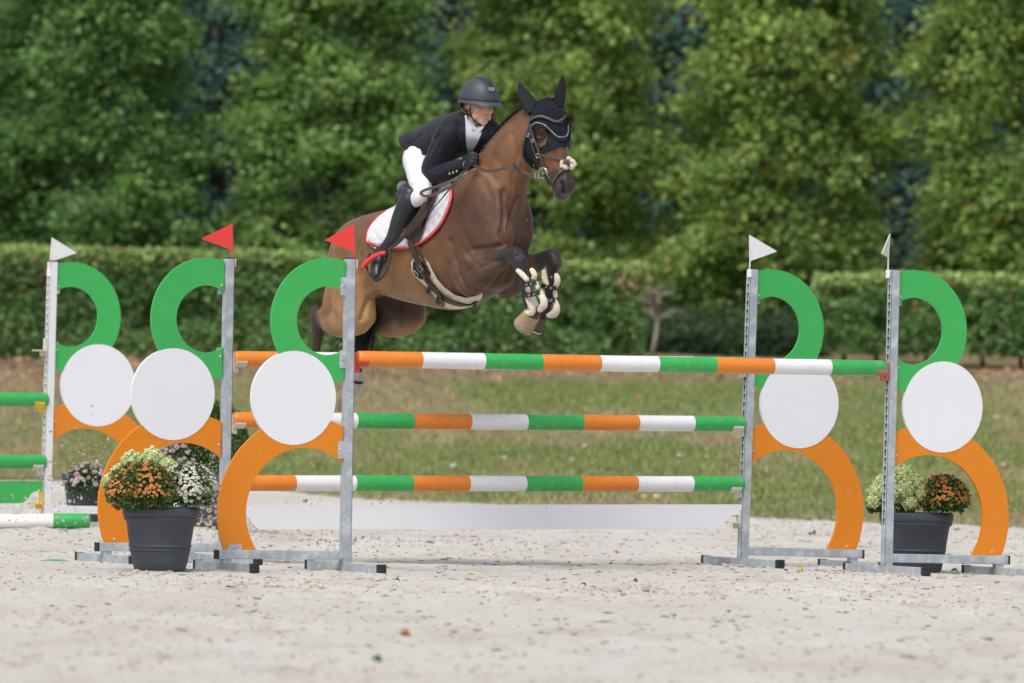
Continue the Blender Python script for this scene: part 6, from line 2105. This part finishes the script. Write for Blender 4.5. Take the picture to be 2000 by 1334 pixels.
# jacket: trunk and both sleeves, one closed garment
jk = [loft_sections([(C(800, 259), C(838, 312), .150), (C(815, 254), C(848, 316), .158), (C(835, 245), C(862, 318), .150), (C(868, 228), C(893, 306), .168), (C(895, 219), C(926, 296), .182), (C(912, 219), C(944, 275), .165), (C(920, 228), C(942, 256), .085)], 26, 5)]
jk.append(chain([(jt(882, 252, -.13), .080), (jt(872, 268, -.165), .078, .082), (jt(857, 300, -.178), .062, .070), (jt(842, 331, -.19), .056, .066), (jt(850, 341, -.19), .052, .054), (jt(875, 333, -.158), .046, .050), (jt(898, 325, -.13), .041, .044)], 16))
jk.append(chain([(jt(952, 252, .13), .070), (jt(962, 268, .165), .068), (jt(958, 300, .19), .055), (jt(957, 322, .2), .05), (jt(965, 312, .15), .045), (jt(960, 300, .1), .04)], 16))
jk.append(el(914, 232, 0, (.05, .075, .035)))
jk_me = remesh_union(jk, .0065, 5)
# cloth folds
JB0 = bvh_of(jk_me)
sculpt(jk_me, [([(803, 300), (825, 290), (845, 275), (862, 262)], .010, .007), ([(815, 308), (832, 290), (850, 285)], .009, .006), ([(838, 300), (850, 275), (862, 255), (878, 240)], .010, .009),
    ([(845, 300), (858, 308), (870, 306)], .007, .005), ([(842, 318), (852, 322), (862, 320)], .006, .005), ([(836, 330), (848, 336), (862, 334)], .006, .005), ([(870, 300), (888, 310), (900, 312)], .010, .008),
    ([(858, 285), (868, 292), (876, 296)], .007, .005), ([(905, 228), (900, 250), (890, 275), (882, 300)], .008, .005), ([(858, 244), (872, 250), (884, 246)], .009, .006), ([(872, 262), (866, 285), (856, 308)], .012, -.004),
    ([(865, 329), (872, 340)], .005, .004), ([(876, 322), (884, 337)], .005, .003), ([(820, 262), (838, 262), (852, 252)], .008, .006), ([(795, 285), (812, 272), (826, 262)], .008, .006)], .75)
jacket = link_mesh('jacket', jk_me, JACKET, rider)
JB = bvh_of(jk_me)
# flared tail of the jacket
bm = bmesh.new()
q = [[(784, 271, -.155), (797, 262, -.10), (806, 256, -.02), (812, 255, .05)], [(788, 281, -.165), (800, 272, -.125), (815, 262, -.05), (822, 258, .03)], [(797, 300, -.172), (808, 290, -.150), (826, 278, -.10), (836, 268, -.03)], [(806, 313, -.172), (818, 306, -.160), (836, 296, -.13), (850, 285, -.08)]]
g = [[bm.verts.new(hp(*p)) for p in r] for r in q]
for i in range(3):
    for j in range(3): bm.faces.new((g[i][j], g[i][j+1], g[i+1][j+1], g[i+1][j]))
bmesh.ops.subdivide_edges(bm, edges=bm.edges[:], cuts=3, use_grid_fill=True, smooth=.6)
bmesh.ops.recalc_face_normals(bm, faces=bm.faces[:]); bmesh.ops.solidify(bm, geom=bm.faces[:], thickness=.004)
bm_obj('jacket_tail', bm, JACKET, jacket, smooth=True)
def rpatch(*a, **k): return patch(*a, **k)
sh = rpatch('shirt', [(908, 232), (912, 228), (922, 238), (930, 248), (938, 244), (945, 238), (944, 250), (938, 268), (930, 284), (922, 296), (912, 300), (908, 285), (908, 260)], JB, .0035, .003, SHIRT, rider, sp=3)
rpatch('lapel', [(893, 224), (902, 218), (908, 226), (909, 250), (910, 280), (913, 300), (905, 292), (897, 275), (891, 262), (895, 256), (890, 245)], JB, .008, .005, JACKET, rider, sp=3)
rpatch('lapel', [(944, 236), (950, 232), (956, 236), (958, 246), (952, 256), (950, 262), (940, 282), (928, 298), (920, 304), (914, 301), (924, 294), (932, 280), (940, 262)], JB, .008, .005, JACKET, rider, sp=3)
# stand collar of the shirt
bm = bmesh.new()
for pth in ([jt(908, 226, -.055), jt(911, 240, -.07), jt(920, 252, -.075), jt(925, 258, -.06)], [jt(945, 236, .03), jt(942, 247, .0), jt(933, 256, -.03), jt(926, 259, -.055)]):
    P = [Vector(v) for v in spline([tuple(p) for p in pth], 5)]
    add_band(bm, P, [Vector((.4, -1, .2)).normalized()]*len(P), .024, .004)
bm_obj('collar', bm, SHIRT, sh, smooth=True, angle=40)
bm = bmesh.new(); bmesh.ops.create_uvsphere(bm, u_segments=10, v_segments=6, radius=.005)
for v in bm.verts: v.co += hp(924, 255, -.095)
bm_obj('pendant', bm, BRASS, rider, smooth=True)
for (x, y) in ((878, 339), (885, 337), (892, 334.5)):
    loc, nrm, _ = snap(JB, x, y)
    if loc:
        bm = bmesh.new(); V, F = ellipsoid(loc+nrm*.003, (.0085, .004, .0085), None, 12, 8); add_data(bm, V, F); bm_obj('cuff_button', bm, STEEL, jacket, smooth=True)

# breeches
br = [ellipsoid(hp(830, 305, 0), (.115, .135, .115)), ellipsoid(hp(813, 312, -.07), (.088, .078, .105)), ellipsoid(hp(846, 316, .075), (.100, .085, .120))]
br.append(chain([(jt(815, 308, -.10), .084, .090), (jt(818, 335, -.16), .074, .082), (jt(823, 362, -.225), .064, .072), (jt(824, 380, -.268), .049, .055), (jt(808, 392, -.275), .042, .045)], 18))
br.append(chain([(jt(850, 310, .095), .098, .110), (jt(885, 335, .16), .088, .098), (jt(925, 362, .225), .07, .08), (jt(955, 382, .275), .056, .062), (jt(945, 398, .28), .05, .054)], 18))
br_me = remesh_union(br, .007, 5)
sculpt(br_me, [([(800, 300), (806, 330), (812, 360)], .006, .003), ([(826, 340), (834, 350), (836, 372)], .010, -.004), ([(803, 360), (815, 366), (826, 366)], .006, .004), ([(806, 372), (818, 378), (830, 378)], .005, .004)])
link_mesh('breeches', br_me, BREECH, rider)
# boots
def boot(ch, name='riding_boot'):
    return link_mesh(name, remesh_union([chain(c, 18) for c in ch], .006, 3), BOOTL, rider)
b1 = boot([[(jt(800, 380, -.285), .050, .056), (jt(797, 396, -.288), .061, .064), (jt(783, 431, -.285), .056, .062), (jt(769, 466, -.283), .044, .050), (jt(752, 490, -.285), .040, .046), (jt(746, 498, -.29), .042, .046)],
           [(jt(744, 494, -.29), .042, .044), (jt(738, 512, -.33), .036, .044), (jt(734, 530, -.37), .030, .040), (jt(734, 539, -.385), .022, .030)],
           [(jt(790, 378, -.29), .040, .040), (jt(797, 372, -.292), .022, .022), (jt(800, 366, -.293), .010, .010)]])
BB = bvh_of(b1.data)
boot([[(jt(938, 386, .285), .050, .054), (jt(938, 400, .288), .060, .062), (jt(922, 431, .285), .056, .062), (jt(905, 466, .283), .044, .050), (jt(890, 490, .285), .040, .046)], [(jt(890, 494, .29), .042, .044), (jt(892, 512, .32), .036, .044), (jt(896, 535, .36), .024, .032)]])
bm = bmesh.new()
P = [hp(x, y, l) for x, y, l in ((722, 494, -.31), (717, 508, -.34), (716, 524, -.37), (724, 540, -.40), (735, 549, -.41), (743, 543, -.40))]
P = [Vector(v) for v in spline([tuple(p) for p in P], 5)]
add_band(bm, P, [Vector((-.6, -.5, -.3)).normalized()]*len(P), .012, .010); bm_obj('boot_sole', bm, BLACK_PL, b1, smooth=True, angle=40)
for (a, b) in (((736, 480), (748, 488)), ((733, 487), (745, 494)), ((739, 474), (750, 481))):
    s = snap_line(BB, [a, ((a[0]+b[0])/2, (a[1]+b[1])/2-1), b]); bm = bmesh.new(); add_tube(bm, [q[0]+q[1]*.001 for q in s], [.0022]*3, 5); bm_obj('lace', bm, BLACK_PL, b1, smooth=True)
# spur with strap
bm = bmesh.new(); add_tube(bm, [hp(736, 486, -.31), hp(728, 482, -.30), hp(722, 478, -.295)], [.004, .004, .003], 7); bm_obj('spur', bm, STEEL, b1, smooth=True)

# hands in gloves
def hand(base, knuckle_dir, across, back, name, s=1.0):
    """base: wrist; knuckle_dir wrist->knuckles; across: little finger side -> index side; back: back of hand normal"""
    kd = knuckle_dir.normalized(); ac = across.normalized(); bk = back.normalized()
    pts = []
    pal = []
    parts_ = []
    parts_.append(chain([(base-kd*.03, .030, .026), (base, .030, .026), (base+kd*.035, .040, .022), (base+kd*.075, .042, .018)], 12, 3, ref=ac))
    for i, (o, l) in enumerate(((-.030, .026), (-.010, .031), (.011, .033), (.032, .030))):
        k0 = base+kd*.072+ac*o*1.0+bk*.004
        k1 = k0+kd*l*1.15-bk*.012
        k2 = k1-bk*l*.95+kd*.002
        k3 = k2-kd*l*.75-bk*.006
        parts_.append(chain([(k0-kd*.02, .0105), (k0, .0115), (k1, .0105), (k2, .0098), (k3, .0085)], 10, 3))
    t0 = base+kd*.022+ac*.034; t1 = base+kd*.058+ac*.056-bk*.018; t2 = base+kd*.085+ac*.045-bk*.040
    parts_.append(chain([(t0, .016), (t1, .0135), (t2, .0105)], 10, 3))
    me = remesh_union(parts_, .0038, 2)
    o = link_mesh(name, me, GLOVE, rider)
    return o
g1_ = hand(hp(905, 321, -.130), hp(930, 309, -.150)-hp(905, 321, -.130), Vector((.0, .25, 1)), Vector((.15, -1, .25)), 'glove')
g2_ = hand(hp(958, 300, .05), hp(940, 294, -.085)-hp(958, 300, .05), Vector((.2, .0, 1)), Vector((.8, -.5, .3)), 'glove')
GB = bvh_of(g1_.data)
w_ = patch('wrist_strap', [(899, 312), (907, 308), (915, 309), (916, 318), (912, 328), (903, 330), (900, 322)], GB, .004, .004, pm('glove_strap', (.010, .011, .014), rough=.35), g1_, sp=3)
def lettering(txt, cpx, cpy, size, bvh, tilt, m, parent):
    cu = bpy.data.curves.new('txt', 'FONT'); cu.body = txt; cu.size = size; cu.extrude = .0006; cu.align_x = 'CENTER'; cu.align_y = 'CENTER'
    o = bpy.data.objects.new('tmp', cu); COL.objects.link(o)
    dg = bpy.context.evaluated_depsgraph_get(); dg.update()
    me = bpy.data.meshes.new_from_object(o.evaluated_get(dg)); bpy.data.objects.remove(o)
    loc, nrm, _ = snap(bvh, cpx, cpy)
    if loc is None: return
    z = -rayL(cpx, cpy); up = Vector((0, 0, 1)); x = up.cross(z).normalized(); y = z.cross(x)
    c, s = math.cos(tilt), math.sin(tilt)
    X = x*c+y*s; Y = y*c-x*s
    for v in me.vertices: v.co = loc+z*.007+X*v.co.x+Y*v.co.y+z*v.co.z
    me.materials.clear(); me.materials.append(m)
    link_mesh('lettering', me, m, parent)
lettering('uvex', 906, 318, .017, GB, math.radians(72), pm('white_print', (.7, .7, .7), rough=.5), g1_)

# chin whiskers
bm = bmesh.new(); Rw = np.random.default_rng(9)
for k in range(46):
    loc, nrm, _ = snap(HB, Rw.uniform(1082, 1116), Rw.uniform(376, 390))
    if loc is None: continue
    d = Vector((Rw.normal(0, .5), Rw.normal(-.4, .4), -1)).normalized(); L = Rw.uniform(.008, .028)
    add_tube(bm, [loc, loc+(d+nrm*.5)*L*.5, loc+(d+nrm*.2)*L], [.0007, .0006, .0003], 4)
bm_obj('whiskers', bm, pm('whisker_hair', (.35, .28, .2), rough=.6), horse)

# stirrup and leather
sti = tack('stirrup', 'black stirrup iron with red band round the rider near boot', 'stirrup', 740, 520, -.35)
def hb_path(pts, seg=6): return [Vector(v) for v in spline([tuple(hp(*p)) for p in pts], seg)]
bm = bmesh.new(); add_tube(bm, hb_path([(760, 488, -.335), (762, 500, -.345), (759, 520, -.37), (750, 536, -.40), (742, 546, -.415)]), .0068, 8); bm_obj('iron', bm, BLACK_PL, sti, smooth=True)
bm = bmesh.new(); add_tube(bm, hb_path([(760, 488, -.335), (753, 484, -.32), (745, 488, -.29), (738, 500, -.28), (734, 520, -.29)]), .0055, 8); bm_obj('iron', bm, BLACK_PL, sti, smooth=True)
bm = bmesh.new(); P = hb_path([(753, 493, -.365), (744, 495, -.375), (730, 501, -.385), (717, 511, -.390), (708, 521, -.385)])
add_band(bm, P, [Vector((.1, -1, .5)).normalized()]*len(P), lambda t: .018+.016*t, .012, rnd=False); bm_obj('red_cage', bm, REDP, sti, smooth=True, angle=40)
bm = bmesh.new(); P = hb_path([(712, 515, -.392), (718, 528, -.40), (714, 530, -.40)]); 
sl = tack('stirrup_leather', 'brown stirrup leather hanging from the saddle behind the boot', 'stirrup leather', 800, 440, -.3)
free_band('strap', [(838, 385, -.325), (825, 412, -.335), (806, 442, -.335), (785, 468, -.335), (768, 482, -.335), (760, 488, -.335)], .015, .005, LEATHER, sl)
free_band('strap', [(830, 395, -.318), (812, 425, -.320), (794, 452, -.325), (774, 474, -.33), (761, 486, -.335)], .014, .005, LEATHER, sl)
# whip
wh = tack('riding_whip', 'thin black riding whip angled down across the saddle pad', 'whip', 850, 410, -.35)
bm = bmesh.new(); add_tube(bm, [hp(928, 312, -.16), hp(905, 338, -.26), hp(885, 362, -.33), hp(840, 415, -.36), hp(793, 466, -.37)], [.0055, .0045, .0035, .0028, .0022], 7)
bm_obj('shaft', bm, BLACK_PL, wh, smooth=True)
fix_offsets()

# ------------------------------------------------------------------ small things on the ground
def ground_at(px, py):
    r = ray(px, py); t = -CAM.z/r.z; q = CAM+r*t
    return Vector((q.x, q.y, gz(q.x, q.y)))
LEAFC = {'green': (.035, .14, .03), 'yellow': (.62, .44, .05), 'brown': (.36, .16, .05)}
LM = {k: pm('fallen_leaf_'+k, v, rough=.6, var=.2, vs=30, trans=.15) for k, v in LEAFC.items()}
def fallen_leaf(px, py, s, c, label, tilt=.5, group='single leaves fallen on the sand'):
    p = ground_at(px, py)
    bm = bmesh.new()
    ws = [0, .55, .95, 1, .75, .35, 0]; vm = []; vl = []; vr = []
    for i, w in enumerate(ws):
        t = i/6; jag = 1+(.18 if i % 2 else -.05)
        z = .25*s*math.sin(t*math.pi)
        vm.append(bm.verts.new((t*s-s/2, 0, z))); vl.append(bm.verts.new((t*s-s/2, w*s*.34*jag, z+.14*s*w))); vr.append(bm.verts.new((t*s-s/2, -w*s*.34*jag, z+.10*s*w)))
    for i in range(6):
        for q in ((vm[i], vm[i+1], vl[i+1], vl[i]), (vr[i], vr[i+1], vm[i+1], vm[i])):
            try: bm.faces.new(q)
            except ValueError: pass
    bmesh.ops.remove_doubles(bm, verts=bm.verts[:], dist=1e-5)
    bmesh.ops.solidify(bm, geom=bm.faces[:], thickness=.0006)
    o = bm_obj('fallen_leaf', bm, LM[c], None, smooth=True)
    o.location = p+Vector((0, 0, s*.12)); o.rotation_euler = (tilt, random.uniform(-.3, .3), random.uniform(0, 6.28))
    tag(o, label, 'leaf', group)
fallen_leaf(735, 1297, .055, 'green', 'small green leaf on the blurred sand at the very bottom', .9)
fallen_leaf(791, 1245, .055, 'brown', 'orange brown leaf standing on the sand below the near left wing', 1.2)
fallen_leaf(1154, 1166, .045, 'yellow', 'yellow leaf on open sand below the middle of the plank', .6)
fallen_leaf(1563, 1119, .045, 'yellow', 'yellow leaf between the two right wings', .9)
fallen_leaf(1588, 1048, .085, 'green', 'dark green leaf on the sand inside the orange arch of the rear right wing', .3)
fallen_leaf(1508, 1085, .06, 'green', 'flat green leaf under the base beam of the rear right wing', .2)
fallen_leaf(1138, 1144, .045, 'green', 'thin green leaf left of the yellow leaf below the plank', .1)
fallen_leaf(775, 1138, .04, 'green', 'tiny green leaf right of the near left wing foot', .3)
fallen_leaf(1146, 1066, .04, 'yellow', 'pale yellow leaf just below the white plank', .3)
fallen_leaf(1202, 1083, .045, 'yellow', 'second pale yellow leaf below the white plank, further right', .2)
fallen_leaf(1490, 1049, .04, 'yellow', 'yellow leaf near the foot of the rear right post', .3)
fallen_leaf(1667, 1131, .035, 'yellow', 'small yellow leaf at the foot of the rightmost wing', .4)
fallen_leaf(1690, 1137, .035, 'brown', 'small brown leaf in front of the rightmost wing foot', .7)
fallen_leaf(145, 1079, .05, 'yellow', 'pale yellow leaf on the sand left of the rear left wing', .2)
fallen_leaf(1191, 1104, .045, 'brown', 'dry brown leaf on the sand below the plank', .2)
fallen_leaf(1240, 1137, .04, 'brown', 'curled dark brown leaf on sand right of centre', .5)
fallen_leaf(1865, 1118, .06, 'green', 'small green sprig by the right charcoal pot', .3)
# leaves lying on the grass bank
def bank_leaf(px, py, y, s, c, label):
    p = at(px, py, y); p.z = float(ground_z(p.x, p.y))+.05
    bm = bmesh.new(); add_data(bm, *ellipsoid((0, 0, 0), (s/2, s/2.6, s*.14), None, 8, 5))
    for v in bm.verts: v.co.z += .3*v.co.x*v.co.x/s
    o = bm_obj('fallen_leaf', bm, LM2[c], None, smooth=True); o.location = p; o.rotation_euler = (.7, 0, random.uniform(-1, 1))
    tag(o, label, 'leaf', 'leaves lying on the grass bank')
LM2 = {'pink': pm('pale_leaf', (.55, .40, .32), rough=.7), 'yellow': pm('dull_yellow_leaf', (.5, .42, .10), rough=.7), 'brown': pm('rust_leaf', (.45, .17, .07), rough=.7), 'mint': pm('mint_leaf', (.30, .42, .33), rough=.7), 'white': pm('bleached_leaf', (.6, .56, .48), rough=.7)}
def bank_depth(px, py):
    r = ray(px, py); lo = 72.0
    y = 70.0
    while y < 96:
        q = CAM+r*((y-CAM.y)/r.y)
        if q.z <= float(ground_z(q.x, q.y))+.02: return y
        y += .1
    return 94
for (px, py, s, c, lab) in [(886, 783, .07, 'brown', 'rust coloured leaf on the grass just under the front pole'), (885, 917, .13, 'mint', 'pale mint leaf on the grass between the two lower poles'), (1141, 877, .08, 'pink', 'pale pinkish leaf on the grass in the middle'),
        (1326, 897, .08, 'white', 'bleached leaf on the grass left of the rear right post'), (985, 902, .09, 'pink', 'pale leaf on the grass left of the middle'), (1117, 906, .06, 'pink', 'small pale leaf on the grass right of the middle'),
        (1294, 850, .07, 'yellow', 'yellow leaf on the grass under the middle pole'), (1258, 977, .08, 'yellow', 'yellow leaf on the grass above the plank'), (1248, 783, .09, 'brown', 'brown leaf high on the bank under the front pole'),
        (1380, 899, .07, 'yellow', 'yellowish leaf on the grass beside the rear right post'), (36, 832, .09, 'yellow', 'yellow leaf on the grass at the far left'), (950, 872, .07, 'brown', 'brownish leaf on the grass under the middle pole'),
        (1945, 822, .10, 'yellow', 'dull yellow leaf on the grass at the right edge'), (1960, 915, .08, 'pink', 'pale leaf on the grass at the right edge'), (1282, 977, .10, 'pink', 'pale curled leaf on the grass close above the plank')]:
    bank_leaf(px, py, bank_depth(px, py), s*.62, c, lab)
# twine scrap and small white plastic block by the pot
tw = ground_at(110, 1099)
bm = bmesh.new()
for k in range(9):
    a = random.uniform(-.3, .3); l = random.uniform(.04, .12); o = Vector((random.uniform(-.05, .05), random.uniform(-.1, .1), .006))
    add_tube(bm, [o+Vector((-l/2, 0, 0)), o+Vector((0, .03*a, .006)), o+Vector((l/2, a*l, 0))], .0022, 5)
o = bm_obj('baling_twine', bm, pm('green_twine', (.03, .38, .22), rough=.6), None); o.location = tw
tag(o, 'scrap of bright green twine lying on the sand at the left', 'twine')
wb = at(238, 1100, 57.0)
e_ = empty('plastic_block', wb, A_, 'small white plastic block lying behind the near left pot', 'block')
bm = bmesh.new(); add_box(bm, (-.07, -.06, -.035), (.07, .06, .045), bevel=.012); bm_obj('shell', bm, WHITE_METAL, e_, smooth=True, angle=40)
bm = bmesh.new(); add_box(bm, (-.01, -.064, .0), (.055, -.058, .036), bevel=.003); bm_obj('grip', bm, pm('grey_grip', (.25, .26, .27), rough=.6), e_)
